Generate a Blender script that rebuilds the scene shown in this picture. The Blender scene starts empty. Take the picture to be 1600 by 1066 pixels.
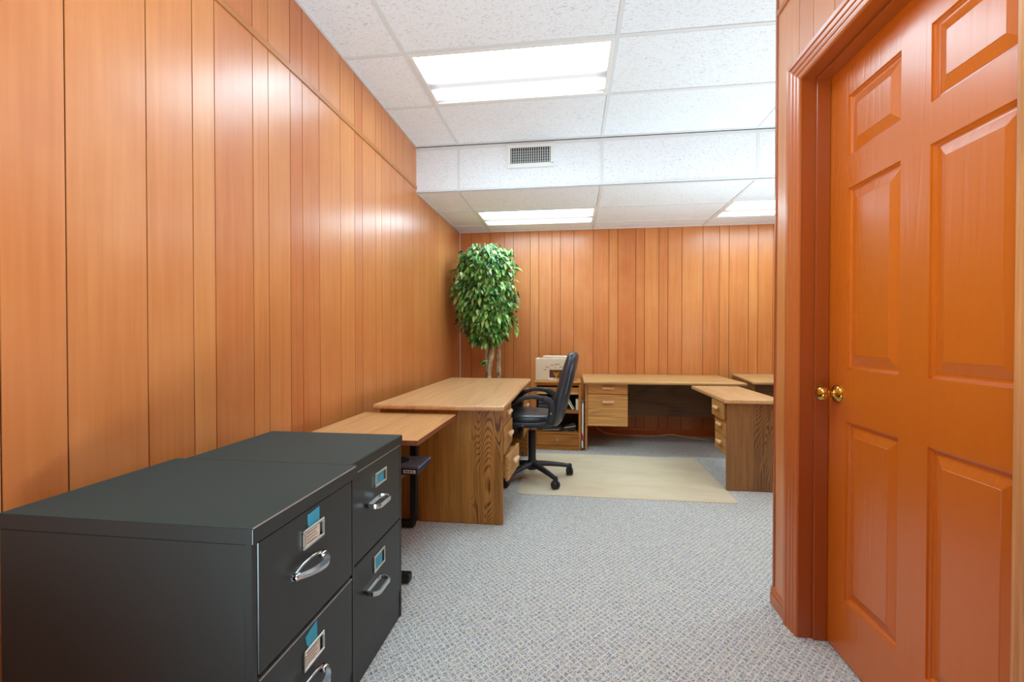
import bpy, bmesh, math, random
from mathutils import Vector, Matrix, Euler

random.seed(7)
PI = math.pi
scene = bpy.context.scene
COL = scene.collection

# ------------------------------------------------------------------ helpers
def tag(o, label=None, cat=None, group=None, kind=None):
    if label: o['label'] = label
    if cat: o['category'] = cat
    if group: o['group'] = group
    if kind: o['kind'] = kind
    return o

def empty(name, loc, rz=0.0, label=None, cat=None, group=None):
    o = bpy.data.objects.new(name, None)
    o.empty_display_size = 0.1
    COL.objects.link(o)
    o.location = loc
    o.rotation_euler = (0, 0, rz)
    return tag(o, label, cat, group)

class MB:
    """collects shapes into one bmesh, linked as ONE mesh object by build()"""
    def __init__(self):
        self.bm = bmesh.new()
        self.smooth = False
    def _merge(self, bm):
        me = bpy.data.meshes.new('tmp')
        bm.to_mesh(me); bm.free()
        self.bm.from_mesh(me)
        bpy.data.meshes.remove(me)
    def box(self, x0, x1, y0, y1, z0, z1, bev=0.0, seg=2, M=None):
        bm = bmesh.new()
        bmesh.ops.create_cube(bm, size=1.0)
        for v in bm.verts:
            v.co = Vector((x0 + (v.co.x + .5) * (x1 - x0), y0 + (v.co.y + .5) * (y1 - y0), z0 + (v.co.z + .5) * (z1 - z0)))
        if bev > 0:
            bmesh.ops.bevel(bm, geom=bm.edges[:], offset=bev, segments=seg, profile=0.5, affect='EDGES')
        if M is not None: bmesh.ops.transform(bm, matrix=M, verts=bm.verts[:])
        self._merge(bm); return self
    def prism(self, pts, h0, h1, axis='z', bev=0.0, seg=2, M=None):
        """polygon pts extruded along axis. z: (x,y); y: (x,z); x: (y,z)"""
        bm = bmesh.new()
        def mk(p, h):
            if axis == 'z': return (p[0], p[1], h)
            if axis == 'y': return (p[0], h, p[1])
            return (h, p[0], p[1])
        a = [bm.verts.new(mk(p, h0)) for p in pts]
        b = [bm.verts.new(mk(p, h1)) for p in pts]
        n = len(pts)
        caps = [bm.faces.new(a), bm.faces.new(b)]
        for i in range(n):
            bm.faces.new((a[i], a[(i + 1) % n], b[(i + 1) % n], b[i]))
        bmesh.ops.recalc_face_normals(bm, faces=bm.faces[:])
        if bev > 0:
            ed = set()
            for f in caps:
                for e in f.edges: ed.add(e)
            bmesh.ops.bevel(bm, geom=list(ed), offset=bev, segments=seg, profile=0.5, affect='EDGES')
        if M is not None: bmesh.ops.transform(bm, matrix=M, verts=bm.verts[:])
        self._merge(bm); return self
    def lathe(self, prof, c=(0, 0, 0), axis='z', n=24, M=None):
        bm = bmesh.new()
        rings = []
        for r, h in prof:
            ring = []
            for k in range(n):
                a = 2 * PI * k / n
                p = (r * math.cos(a), r * math.sin(a), h)
                if axis == 'x': p = (p[2], p[0], p[1])
                elif axis == 'y': p = (p[0], p[2], p[1])
                ring.append(bm.verts.new((p[0] + c[0], p[1] + c[1], p[2] + c[2])))
            rings.append(ring)
        for i in range(len(rings) - 1):
            for k in range(n):
                bm.faces.new((rings[i][k], rings[i][(k + 1) % n], rings[i + 1][(k + 1) % n], rings[i + 1][k]))
        bm.faces.new(rings[0]); bm.faces.new(rings[-1])
        bmesh.ops.recalc_face_normals(bm, faces=bm.faces[:])
        if M is not None: bmesh.ops.transform(bm, matrix=M, verts=bm.verts[:])
        self._merge(bm); return self
    def tube(self, path, rad, n=10, up=(0, 0, 1), ratio=1.0, closed=False, square=False):
        """sweep an ellipse (rad side, rad*ratio along up) along path; rad may be a list"""
        bm = bmesh.new()
        P = [Vector(p) for p in path]
        m = len(P)
        R = rad if isinstance(rad, (list, tuple)) else [rad] * m
        upv = Vector(up)
        rings = []
        for i in range(m):
            if closed: t = P[(i + 1) % m] - P[i - 1]
            else: t = P[min(i + 1, m - 1)] - P[max(i - 1, 0)]
            t.normalize()
            s = t.cross(upv)
            if s.length < 1e-4: s = t.cross(Vector((1, 0, 0)))
            s.normalize()
            u = s.cross(t).normalized()
            ring = []
            for k in range(n):
                a = 2 * PI * (k + .5) / n
                ca, sa = math.cos(a), math.sin(a)
                if square:
                    mm = max(abs(ca), abs(sa)) ** 0.8
                    ca, sa = ca / mm, sa / mm
                ring.append(bm.verts.new(P[i] + s * (R[i] * ca) + u * (R[i] * ratio * sa)))
            rings.append(ring)
        cnt = m if closed else m - 1
        for i in range(cnt):
            A, B = rings[i], rings[(i + 1) % m]
            for k in range(n):
                bm.faces.new((A[k], A[(k + 1) % n], B[(k + 1) % n], B[k]))
        if not closed:
            bm.faces.new(rings[0]); bm.faces.new(rings[-1])
        bmesh.ops.recalc_face_normals(bm, faces=bm.faces[:])
        self._merge(bm); return self
    def loft(self, rings, cap=True):
        bm = bmesh.new()
        V = [[bm.verts.new(p) for p in r] for r in rings]
        n = len(V[0])
        for i in range(len(V) - 1):
            for k in range(n):
                bm.faces.new((V[i][k], V[i][(k + 1) % n], V[i + 1][(k + 1) % n], V[i + 1][k]))
        if cap:
            bm.faces.new(V[0]); bm.faces.new(V[-1])
        bmesh.ops.recalc_face_normals(bm, faces=bm.faces[:])
        self._merge(bm); return self
    def quads(self, verts, faces):
        bm = bmesh.new()
        V = [bm.verts.new(v) for v in verts]
        for f in faces: bm.faces.new([V[i] for i in f])
        self._merge(bm); return self
    def build(self, name, mat, parent=None, smooth=None, off=(0, 0, 0)):
        """vertices are in world space; off = world position of the thing's origin"""
        me = bpy.data.meshes.new(name)
        if off != (0, 0, 0):
            bmesh.ops.translate(self.bm, verts=self.bm.verts[:], vec=Vector(off) * -1)
        self.bm.to_mesh(me); self.bm.free()
        me.materials.append(mat)
        if smooth is not None:
            me.shade_smooth() if smooth >= PI else None
            if smooth < PI:
                me.polygons.foreach_set('use_smooth', [True] * len(me.polygons))
                try: me.set_sharp_from_angle(angle=smooth)
                except Exception: pass
        o = bpy.data.objects.new(name, me)
        COL.objects.link(o)
        if parent is not None: o.parent = parent
        return o

SM = math.radians(40)

# ------------------------------------------------------------------ materials
def srgb(r, g, b):
    f = lambda c: (c / 255 / 12.92) if c / 255 <= .04045 else ((c / 255 + .055) / 1.055) ** 2.4
    return (f(r), f(g), f(b), 1)

class NT:
    def __init__(self, name):
        self.m = bpy.data.materials.new(name)
        self.m.use_nodes = True
        self.t = self.m.node_tree
        self.b = self.t.nodes['Principled BSDF']
    def n(self, typ, **kw):
        nd = self.t.nodes.new(typ)
        for k, v in kw.items():
            if k.startswith('i_'):
                key = k[2:]
                nd.inputs[int(key) if key.isdigit() else key.replace('_', ' ')].default_value = v
            else: setattr(nd, k, v)
        return nd
    def l(self, a, b): self.t.links.new(a, b)
    def math(self, op, a, b=None, c=None):
        nd = self.n('ShaderNodeMath', operation=op)
        for i, v in enumerate((a, b, c)):
            if v is None: continue
            if isinstance(v, (int, float)): nd.inputs[i].default_value = v
            else: self.l(v, nd.inputs[i])
        return nd.outputs[0]
    def mix(self, fac, a, b, blend='MIX'):
        nd = self.n('ShaderNodeMix', data_type='RGBA', blend_type=blend)
        for idx, v in ((0, fac), (6, a), (7, b)):
            if isinstance(v, (int, float)): nd.inputs[idx].default_value = v
            elif isinstance(v, tuple): nd.inputs[idx].default_value = v
            else: self.l(v, nd.inputs[idx])
        return nd.outputs[2]
    def ramp(self, fac, stops):
        nd = self.n('ShaderNodeValToRGB')
        cr = nd.color_ramp
        while len(cr.elements) < len(stops): cr.elements.new(.5)
        for e, (p, c) in zip(cr.elements, stops):
            e.position = p
            e.color = c if isinstance(c, tuple) else (c, c, c, 1)
        self.l(fac, nd.inputs[0])
        return nd.outputs[0]
    def noise(self, vec, scale, detail=2.0, rough=.5, dist=0.0, out='Fac', dims='3D', w=None):
        nd = self.n('ShaderNodeTexNoise', noise_dimensions=dims)
        nd.inputs['Scale'].default_value = scale
        nd.inputs['Detail'].default_value = detail
        nd.inputs['Roughness'].default_value = rough
        nd.inputs['Distortion'].default_value = dist
        if vec is not None: self.l(vec, nd.inputs['Vector'])
        if w is not None: self.l(w, nd.inputs['W'])
        return nd.outputs[out]
    def coord(self, scale=(1, 1, 1), rot=(0, 0, 0), loc=(0, 0, 0), rnd=False, src='Object'):
        tc = self.n('ShaderNodeTexCoord')
        v = tc.outputs[src]
        if rnd:
            oi = self.n('ShaderNodeObjectInfo')
            ad = self.n('ShaderNodeVectorMath', operation='ADD')
            self.l(v, ad.inputs[0])
            k = self.math('MULTIPLY', oi.outputs['Random'], 37.0)
            cb = self.n('ShaderNodeCombineXYZ')
            for i in range(3): self.l(k, cb.inputs[i])
            self.l(cb.outputs[0], ad.inputs[1])
            v = ad.outputs[0]
        mp = self.n('ShaderNodeMapping')
        mp.inputs['Scale'].default_value = scale
        mp.inputs['Rotation'].default_value = rot
        mp.inputs['Location'].default_value = loc
        self.l(v, mp.inputs['Vector'])
        return mp.outputs[0]
    def bump(self, h, strength=.3, dist=.001):
        nd = self.n('ShaderNodeBump')
        nd.inputs['Strength'].default_value = strength
        nd.inputs['Distance'].default_value = dist
        self.l(h, nd.inputs['Height'])
        self.l(nd.outputs[0], self.b.inputs['Normal'])
    def set(self, **kw):
        for k, v in kw.items():
            self.b.inputs[k.replace('_', ' ')].default_value = v
        return self

def plain(name, col, rough=.5, metal=0.0, spec=.5, coat=0.0):
    t = NT(name)
    t.set(Base_Color=col, Roughness=rough, Metallic=metal)
    t.b.inputs['Specular IOR Level'].default_value = spec
    if coat: t.b.inputs['Coat Weight'].default_value = coat; t.b.inputs['Coat Roughness'].default_value = .1
    # a trace of surface unevenness
    v = t.coord()
    n = t.noise(v, 140, 2)
    c = t.mix(t.math('MULTIPLY', n, .12), col, tuple(x * .75 for x in col[:3]) + (1,))
    t.l(c, t.b.inputs['Base Color'])
    return t.m

def wood(name, light, dark, grain='X', rings=9.0, sc=2.2, amount=.8, rough=.4, pores=.35, stretch=.16, line=.32, spec=.4):
    t = NT(name)
    ax = {'X': 0, 'Y': 1, 'Z': 2}[grain]
    s = [1, 1, 1]; s[ax] = stretch
    v = t.coord(scale=tuple(s), rnd=True)
    f = t.noise(v, sc, 1.2, .4, .25)
    jag = t.noise(v, sc * 14, 2, .5)
    f = t.math('ADD', t.math('MULTIPLY', f, rings), t.math('MULTIPLY', jag, .22))
    band = t.math('PINGPONG', f, .5)
    band = t.math('MULTIPLY', band, 2.0)
    r = t.ramp(band, [(0, 1.0), (line * .5, .85), (line, .28), (.75, .05), (1, 0.0)])
    s2 = [70, 70, 70]; s2[ax] = 2.4
    v2 = t.coord(scale=tuple(s2), rnd=True)
    p = t.noise(v2, 1.0, 3, .6)
    pr = t.ramp(p, [(.38, 1.0), (.62, 0.0)])
    s3 = [3, 3, 3]; s3[ax] = .5
    v3 = t.coord(scale=tuple(s3), rnd=True)
    big = t.noise(v3, 1.0, 2)
    # ring lines break up into pores
    k = t.math('MULTIPLY', r, t.math('ADD', t.math('MULTIPLY', pr, .6), .45))
    k = t.math('MULTIPLY', k, amount)
    k = t.math('ADD', k, t.math('MULTIPLY', pr, pores))
    k = t.math('MINIMUM', k, 1.0)
    base = t.mix(t.ramp(big, [(.3, 0.0), (.7, 1.0)]), light, tuple(a * .82 + b * .18 for a, b in zip(light, dark)))
    c = t.mix(k, base, dark)
    t.l(c, t.b.inputs['Base Color'])
    t.set(Roughness=rough); t.b.inputs['Specular IOR Level'].default_value = spec
    t.bump(pr, .08, .0004)
    return t.m

def figured(name, light, dark, centre, half, seed, rough=.4):
    """straight grained oak panel (grain up) with a band of cathedral figure round x = centre"""
    t = NT(name)
    tc = t.n('ShaderNodeTexCoord')
    s = t.n('ShaderNodeSeparateXYZ'); t.l(tc.outputs['Object'], s.inputs[0])
    v = t.coord(scale=(6.0, 6.0, 1.35), loc=(seed, 0, seed * .37))
    f = t.noise(v, 1.0, 1.2, .4, .25)
    dx = t.math('SUBTRACT', s.outputs[0], centre)
    par = t.math('MULTIPLY', t.math('MULTIPLY', dx, dx), 14.0 / max(half, .05))
    vj = t.coord(scale=(60, 60, 14))
    jag = t.noise(vj, 1.0, 2, .6)
    g = t.math('ADD', t.math('MULTIPLY', f, 40.0), t.math('ADD', t.math('MULTIPLY', par, 1.4), t.math('MULTIPLY', jag, .35)))
    band = t.math('MULTIPLY', t.math('PINGPONG', g, .5), 2.0)
    r = t.ramp(band, [(0, .95), (.2, .7), (.4, .18), (.7, .0), (1, 0.0)])
    mask = t.ramp(t.math('DIVIDE', t.math('ABSOLUTE', dx), half * 2.2), [(.25, 1.0), (.55, .12), (1, .05)])
    v2 = t.coord(scale=(95, 95, 3.2))
    p = t.noise(v2, 1.0, 3, .62)
    pr = t.ramp(p, [(.36, 1.0), (.60, 0.0)])
    v3 = t.coord(scale=(9, 9, .6), loc=(seed * 2, 0, 0))
    big = t.noise(v3, 1.0, 3, .55)
    k = t.math('MULTIPLY', t.math('MULTIPLY', r, mask), t.math('ADD', t.math('MULTIPLY', pr, .3), .7))
    k = t.math('MINIMUM', t.math('ADD', k, t.math('MULTIPLY', pr, .36)), 1.0)
    base = t.mix(t.ramp(big, [(.32, 0.0), (.68, 1.0)]), light, tuple(a * .62 + b * .38 for a, b in zip(light, dark)))
    c = t.mix(k, base, dark)
    t.l(c, t.b.inputs['Base Color'])
    t.set(Roughness=rough); t.b.inputs['Specular IOR Level'].default_value = .4
    t.bump(pr, .08, .0004)
    return t.m

def wall_panel(name, axis):
    """veneered plank; each plank has its own tint (mesh attribute) and its own grain"""
    t = NT(name)
    at = t.n('ShaderNodeAttribute', attribute_name='tint')
    tint = at.outputs['Fac']
    gi = t.n('ShaderNodeNewGeometry')
    rnd = t.math('MULTIPLY', gi.outputs['Random Per Island'], 50.0)
    s = (1, 1, .05)
    v = t.coord(scale=(46, 46, 1.6))
    fine = t.noise(v, 1.0, 3, .6, dims='4D', w=rnd)
    v2 = t.coord(scale=(5, 5, .7))
    mid = t.noise(v2, 1.0, 3, .55, .4, dims='4D', w=rnd)
    v4 = t.coord(scale=(3.2, 3.2, 2.6))
    blot = t.noise(v4, 1.0, 3, .6, dims='4D', w=rnd)
    fl = t.ramp(fine, [(.3, 0.0), (.7, 1.0)])
    c1 = t.mix(tint, srgb(224, 150, 84), srgb(196, 104, 50))
    c2 = t.mix(tint, srgb(206, 126, 60), srgb(176, 86, 40))
    c = t.mix(t.math('MULTIPLY', fl, .75), c1, c2)
    c = t.mix(t.math('MULTIPLY', t.ramp(mid, [(.4, 0.0), (.75, 1.0)]), .35), c, srgb(194, 106, 48))
    c = t.mix(t.math('MULTIPLY', t.ramp(blot, [(.45, 0.0), (.8, 1.0)]), .30), c, srgb(232, 164, 106))
    t.l(c, t.b.inputs['Base Color'])
    t.set(Roughness=.34); t.b.inputs['Specular IOR Level'].default_value = .5
    t.b.inputs['Coat Weight'].default_value = .38; t.b.inputs['Coat Roughness'].default_value = .25
    t.bump(fine, .06, .0004)
    return t.m

def carpet():
    t = NT('carpet_weave')
    tc = t.n('ShaderNodeTexCoord')
    ob = tc.outputs['Object']
    # tuft cells
    vo = t.n('ShaderNodeTexVoronoi', feature='F1')
    vo.inputs['Scale'].default_value = 260
    t.l(ob, vo.inputs['Vector'])
    sep = t.n('ShaderNodeSeparateColor'); t.l(vo.outputs['Color'], sep.inputs[0])
    rnd, rnd2 = sep.outputs[0], sep.outputs[1]
    yarn = t.ramp(rnd, [(0, srgb(116, 117, 120)), (.2, srgb(172, 171, 172)), (.38, srgb(194, 199, 210)), (.55, srgb(216, 211, 203)),
                        (.72, srgb(242, 238, 230)), (.88, srgb(234, 216, 188)), (1, srgb(140, 146, 162))])
    big = t.noise(ob, 26, 2, .5, out='Color')
    yarn = t.mix(.16, yarn, t.mix(1.0, yarn, big, 'OVERLAY'))
    # light threads crossing at a diamond angle
    sx = t.n('ShaderNodeSeparateXYZ'); t.l(ob, sx.inputs[0])
    wob = t.noise(ob, 40, 1)
    def threads(ang, period, width, seed):
        ca, sa = math.cos(ang), math.sin(ang)
        d = t.math('ADD', t.math('MULTIPLY', sx.outputs[0], -sa / period), t.math('MULTIPLY', sx.outputs[1], ca / period))
        d = t.math('ADD', d, t.math('MULTIPLY', wob, .26))
        fr = t.math('FRACT', t.math('ADD', d, 100.0 + seed))
        a = t.math('ABSOLUTE', t.math('SUBTRACT', fr, .5))
        return t.ramp(a, [(width * .6, 1.0), (width, 0.0)])
    k1 = threads(math.radians(50), .0215, .16, .1)
    k2 = threads(math.radians(-50), .0215, .16, .37)
    k = t.math('MAXIMUM', k1, k2)
    brk = t.ramp(t.noise(ob, 55, 2, .6), [(.34, .38), (.58, 1.0)])
    k = t.math('MULTIPLY', k, t.math('MULTIPLY', brk, t.math('ADD', t.math('MULTIPLY', rnd2, .45), .55)))
    thread = t.ramp(rnd2, [(0, srgb(246, 244, 236)), (.6, srgb(252, 251, 246)), (.95, srgb(246, 238, 212)), (1, srgb(226, 186, 156))])
    c = t.mix(k, yarn, thread)
    t.l(c, t.b.inputs['Base Color'])
    t.set(Roughness=.95); t.b.inputs['Specular IOR Level'].default_value = .15
    h = t.math('ADD', t.math('MULTIPLY', vo.outputs['Distance'], -60.0), t.math('MULTIPLY', k, .3))
    t.bump(h, .5, .003)
    return t.m

def ceiling_tile():
    t = NT('fissured_ceiling_tile')
    v = t.coord(scale=(60, 150, 150))
    n1 = t.noise(v, 1.0, 3, .65, .8)
    v2 = t.coord(scale=(120, 160, 120))
    n2 = t.noise(v2, 1.0, 2, .6)
    h1 = t.ramp(n1, [(.34, 1.0), (.43, 0.0)])
    h2 = t.ramp(n2, [(.28, 1.0), (.36, 0.0)])
    k = t.math('MAXIMUM', h1, t.math('MULTIPLY', h2, .8))
    c = t.mix(t.math('MULTIPLY', k, .55), srgb(236, 240, 243), srgb(150, 152, 153))
    t.l(c, t.b.inputs['Base Color'])
    t.set(Roughness=.9); t.b.inputs['Specular IOR Level'].default_value = .2
    t.bump(t.math('SUBTRACT', 1.0, k), .35, .003)
    return t.m

def painted_wood(name, col, rough=.36, bump=.25):
    """glossy red-brown paint over embossed grain"""
    t = NT(name)
    v = t.coord(scale=(60, 60, 3.0))
    n = t.noise(v, 1.0, 2, .5, .6)
    v2 = t.coord(scale=(4, 4, .8))
    n2 = t.noise(v2, 1.0, 1.2, .4, .3)
    b = t.math('PINGPONG', t.math('MULTIPLY', n2, 16.0), .5)
    h = t.math('ADD', t.math('MULTIPLY', n, .7), t.math('MULTIPLY', t.ramp(b, [(.05, 0.0), (.2, 1.0)]), .35))
    c = t.mix(t.math('MULTIPLY', n, .25), col, tuple(x * .8 for x in col[:3]) + (1,))
    t.l(c, t.b.inputs['Base Color'])
    t.set(Roughness=rough); t.b.inputs['Specular IOR Level'].default_value = .5
    t.b.inputs['Coat Weight'].default_value = .45; t.b.inputs['Coat Roughness'].default_value = .22
    t.bump(h, bump, .0012)
    return t.m

def lens(name, power):
    """lamp diffuser with two tubes behind it: bright bands, a dimmer gap between"""
    t = NT(name)
    tc = t.n('ShaderNodeTexCoord')
    s = t.n('ShaderNodeSeparateXYZ'); t.l(tc.outputs['Object'], s.inputs[0])
    y = s.outputs[1]
    g = t.math('ABSOLUTE', t.math('SUBTRACT', y, .055))
    gap = t.ramp(t.math('MULTIPLY', g, 10.0), [(0, .036), (.22, .040), (.42, .09), (.75, .8), (1, 1.0)])
    edge = t.ramp(t.math('MULTIPLY', y, 3.4), [(.0, 1.0), (.70, 1.0), (.79, .045), (.86, .042), (.92, .2), (1, .30)])
    xe = t.ramp(t.math('MULTIPLY', t.math('ABSOLUTE', s.outputs[0]), 1.7), [(.0, 1.0), (.86, 1.0), (1, .28)])
    k = t.math('MULTIPLY', t.math('MULTIPLY', gap, edge), xe)
    t.set(Base_Color=(.28, .28, .28, 1), Roughness=.3)
    t.b.inputs['Emission Color'].default_value = (.60, .86, .99, 1)
    t.l(t.mix(t.ramp(k, [(.05, 0.0), (.4, 1.0)]), (.95, .97, 1, 1), (.60, .86, .99, 1)), t.b.inputs['Emission Color'])
    t.l(t.math('MULTIPLY', k, power), t.b.inputs['Emission Strength'])
    return t.m

def leaf_mat():
    t = NT('ficus_leaf')
    gi = t.n('ShaderNodeNewGeometry')
    c = t.ramp(gi.outputs['Random Per Island'], [(0, srgb(36, 78, 40)), (.25, srgb(66, 120, 48)), (.5, srgb(104, 160, 62)), (.75, srgb(146, 192, 88)),
                                                  (.92, srgb(170, 204, 120)), (1, srgb(222, 230, 186))])
    t.l(c, t.b.inputs['Base Color'])
    t.set(Roughness=.38); t.b.inputs['Specular IOR Level'].default_value = .5
    return t.m

def bark():
    t = NT('bark')
    v = t.coord(scale=(40, 40, 9))
    n = t.noise(v, 1.0, 4, .65, .6)
    c = t.ramp(n, [(.3, srgb(104, 80, 56)), (.5, srgb(178, 150, 112)), (.7, srgb(226, 206, 172))])
    t.l(c, t.b.inputs['Base Color']); t.set(Roughness=.85)
    t.bump(n, .6, .006)
    return t.m

def leather():
    t = NT('black_leather')
    v = t.coord()
    n = t.noise(v, 180, 3, .6)
    n2 = t.noise(v, 9, 2)
    t.set(Base_Color=srgb(46, 52, 60), Roughness=.32)
    t.b.inputs['Specular IOR Level'].default_value = .55
    t.bump(t.math('ADD', t.math('MULTIPLY', n, .25), n2), .25, .004)
    return t.m

def mat_vinyl():
    t = NT('beige_vinyl')
    v = t.coord(scale=(2.2, 5, 1))
    n = t.noise(v, 1.0, 4, .6, .5)
    c = t.ramp(n, [(.3, srgb(214, 194, 160)), (.5, srgb(222, 204, 172)), (.68, srgb(228, 212, 184)), (.8, srgb(204, 180, 134))])
    t.l(c, t.b.inputs['Base Color']); t.set(Roughness=.42)
    t.b.inputs['Specular IOR Level'].default_value = .4
    return t.m

M = dict(
    left_panel=wall_panel('wood_panelling', 'Y'),
    groove=plain('groove_dark', srgb(44, 22, 10), .9),
    carpet=carpet(),
    tile=ceiling_tile(),
    tbar=plain('grid_white', srgb(222, 224, 224), .5),
    white=plain('white_enamel', srgb(232, 232, 228), .4),
    dark=plain('dark_void', srgb(26, 25, 24), .8),
    door=painted_wood('red_brown_paint', srgb(208, 104, 14), .34, .75),
    trimred=painted_wood('red_brown_trim_paint', srgb(192, 100, 42), .34, .05),
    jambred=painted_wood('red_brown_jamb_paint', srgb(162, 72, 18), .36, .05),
    oakcasing=wood('oak_casing', srgb(216, 150, 92), srgb(166, 104, 56), 'Z', 6, 3, .4, .35),
    striptrim=wood('strip_wood', srgb(196, 130, 76), srgb(160, 92, 48), 'Y', 4, 3, .3, .35),
    brass=plain('brass', srgb(214, 170, 80), .16, 1.0),
    chrome=plain('chrome', srgb(212, 214, 216), .18, 1.0),
    nickel=plain('nickel', srgb(206, 202, 190), .32, 1.0),
    steel=plain('black_steel', srgb(42, 44, 43), .38, 0.0, .4),
    steeltop=plain('black_steel_top', srgb(40, 63, 63), .5, 0.0, .3),
    steeledge=plain('steel_edge_highlight', srgb(190, 190, 188), .3, .8),  # pale metal that paints the highlight onto cabinet edges
    card=plain('white_card', srgb(236, 230, 216), .6),
    cyan=plain('cyan_paper', srgb(60, 176, 206), .6),
    ink=plain('ink', srgb(60, 56, 52), .7),
    oak_x=wood('oak_flat', srgb(218, 172, 112), srgb(150, 100, 50), 'X', 14, 3.0, .35, .33, .35),
    oak_y=wood('oak_top', srgb(222, 174, 122), srgb(172, 120, 74), 'Y', 8, 2.0, .32, .30, .25),
    oak_edge=wood('oak_edge', srgb(186, 132, 72), srgb(120, 74, 34), 'X', 10, 3.0, .7, .32, .3),
    oak_edgey=wood('oak_edge_side', srgb(186, 136, 80), srgb(120, 74, 34), 'Y', 10, 3.0, .6, .32, .3),
    oak_end=figured('oak_end_panel', srgb(204, 142, 62), srgb(98, 58, 20), .305, .11, 3.3),
    oak_endd=figured('oak_end_panel_dark', srgb(164, 118, 70), srgb(80, 52, 30), .11, .12, 8.1),
    oak_mod=wood('oak_modesty', srgb(112, 84, 60), srgb(70, 48, 32), 'X', 11, 2.2, .6, .45, .3),
    oak_draw=wood('oak_drawer', srgb(232, 174, 102), srgb(148, 98, 52), 'X', 20, 4.0, .3, .36, .4),
    oak_drawy=wood('oak_drawer_side', srgb(206, 152, 86), srgb(136, 88, 44), 'Y', 20, 4.0, .3, .36, .4),
    maple=wood('maple_pull', srgb(244, 204, 156), srgb(214, 164, 108), 'X', 5, 6, .4, .35, .2),
    walnut_y=wood('walnut_top', srgb(218, 164, 108), srgb(170, 108, 62), 'Y', 9, 2.4, .4, .34, .3),
    walnut_edge=wood('walnut_edge', srgb(150, 86, 54), srgb(100, 52, 30), 'Y', 5, 3, .4, .4, .3),
    case_x=wood('bookcase_oak', srgb(196, 130, 56), srgb(120, 68, 24), 'X', 8, 3, .5, .38, .3),
    case_z=wood('bookcase_oak_upright', srgb(202, 138, 64), srgb(140, 84, 34), 'Z', 8, 3, .5, .38, .3),
    leaf=leaf_mat(), bark=bark(), leather=leather(), vinyl=mat_vinyl(),
    plastic=plain('black_plastic', srgb(40, 43, 47), .45, 0, .5),
    rubber=plain('black_rubber', srgb(28, 28, 30), .6),
    bsteel=plain('black_post', srgb(22, 22, 23), .45),
    carton=plain('beige_carton', srgb(222, 206, 176), .6),
    pict=plain('brown_print', srgb(84, 48, 20), .45),
    gold=plain('gold_print', srgb(222, 160, 50), .4),
    paper=plain('white_paper', srgb(232, 228, 220), .6),
    red=plain('red_print', srgb(190, 40, 50), .5),
    cream=plain('cream_paper', srgb(232, 222, 160), .6),
    bluegrey=plain('blue_grey_board', srgb(140, 154, 172), .5),
    greenbk=plain('grey_green_board', srgb(196, 208, 190), .5),
    navy=plain('dark_board', srgb(40, 44, 52), .5),
    slate=plain('slate_print', srgb(104, 98, 106), .3),
    blue=plain('blue_spine', srgb(96, 120, 190), .4),
    greymetal=plain('grey_metal', srgb(140, 146, 140), .35, .5),
    cord=plain('beige_cord', srgb(226, 214, 194), .5),
    pot=plain('brown_pot', srgb(96, 70, 50), .5),
    moss=plain('moss', srgb(70, 76, 40), .95),
    lens=lens('lamp_diffuser', 15.0),
)

# ------------------------------------------------------------------ room
XL, YB, XR = -1.35, 5.425, 4.0        # left wall, back wall, far right wall
YF = -1.5                              # wall behind the viewer
ZC, ZL, YK = 2.80, 2.40, 3.86          # ceiling, lower ceiling, bulkhead face
PX = 0.86                              # partition face
PEND = 2.06                            # partition end

def struct(o, label, cat):
    tag(o, label, cat, kind='structure'); return o

fl = MB().box(XL - .1, XR + .1, YF - .1, YB + .1, -.1, 0).build('floor', M['carpet'])
struct(fl, 'grey blue carpet with a light diamond thread pattern', 'floor')

def plank_wall(name, cuts, tints, face, z0, z1, axis, nrm, thick=.006, gap=.0046):
    """planks as one mesh over a dark backing; cuts = groove positions; nrm = +1/-1 side the face looks to"""
    mb = MB()
    tl = []
    for i in range(len(cuts) - 1):
        a, b = cuts[i] + gap / 2, cuts[i + 1] - gap / 2
        lo, hi = (face - thick, face) if nrm > 0 else (face, face + thick)
        n0 = len(mb.bm.faces)
        if axis == 'Y': mb.box(lo, hi, a, b, z0, z1)
        else: mb.box(a, b, lo, hi, z0, z1)
        tl += [tints[i % len(tints)]] * 8
    o = mb.build(name, M['left_panel'])
    at = o.data.attributes.new('tint', 'FLOAT', 'POINT')
    at.data.foreach_set('value', tl[:len(o.data.vertices)])
    return o

def backing(name, parent, *b):
    o = MB().box(*b).build(name, M['groove'], parent)
    return o

# left wall: groove positions along y
LC = [YF, -1.32, -1.1, -.98, -.8, -.62, -.5, -.3, -.12, .03, .22, .35, .52, .74, .917, 1.063, 1.299, 1.479, 1.582, 1.792, 1.893, 2.053, 2.154, 2.308,
      2.536, 2.713, 2.819, 3.02, 3.123, 3.282, 3.385, 3.537, 3.772, 3.961, 4.062, 4.252, 4.36, 4.518, 4.634, 4.78, 5.004, 5.09, 5.218, YB]
rt = random.Random(3)
LT = [rt.uniform(.1, .75) for _ in LC]
for k, v in ((13, .55), (14, .55), (15, .42), (16, .4), (17, .2), (18, .62), (19, .35), (20, .28), (21, .7), (22, .62), (23, .3), (24, .15), (25, .6)):
    LT[k] = v
for k in range(26, len(LT)): LT[k] = .08 + LT[k] * .45  # far planks tinted paler, standing in for light on that end
wl = plank_wall('wall_left', LC, LT, XL, 0, ZC, 'Y', 1)
struct(wl, 'orange brown wood panelled wall on the left', 'wall')
backing('wall_backing', wl, XL - .1, XL - .004, YF - .1, YB + .1, 0, ZC + .1)

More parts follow.
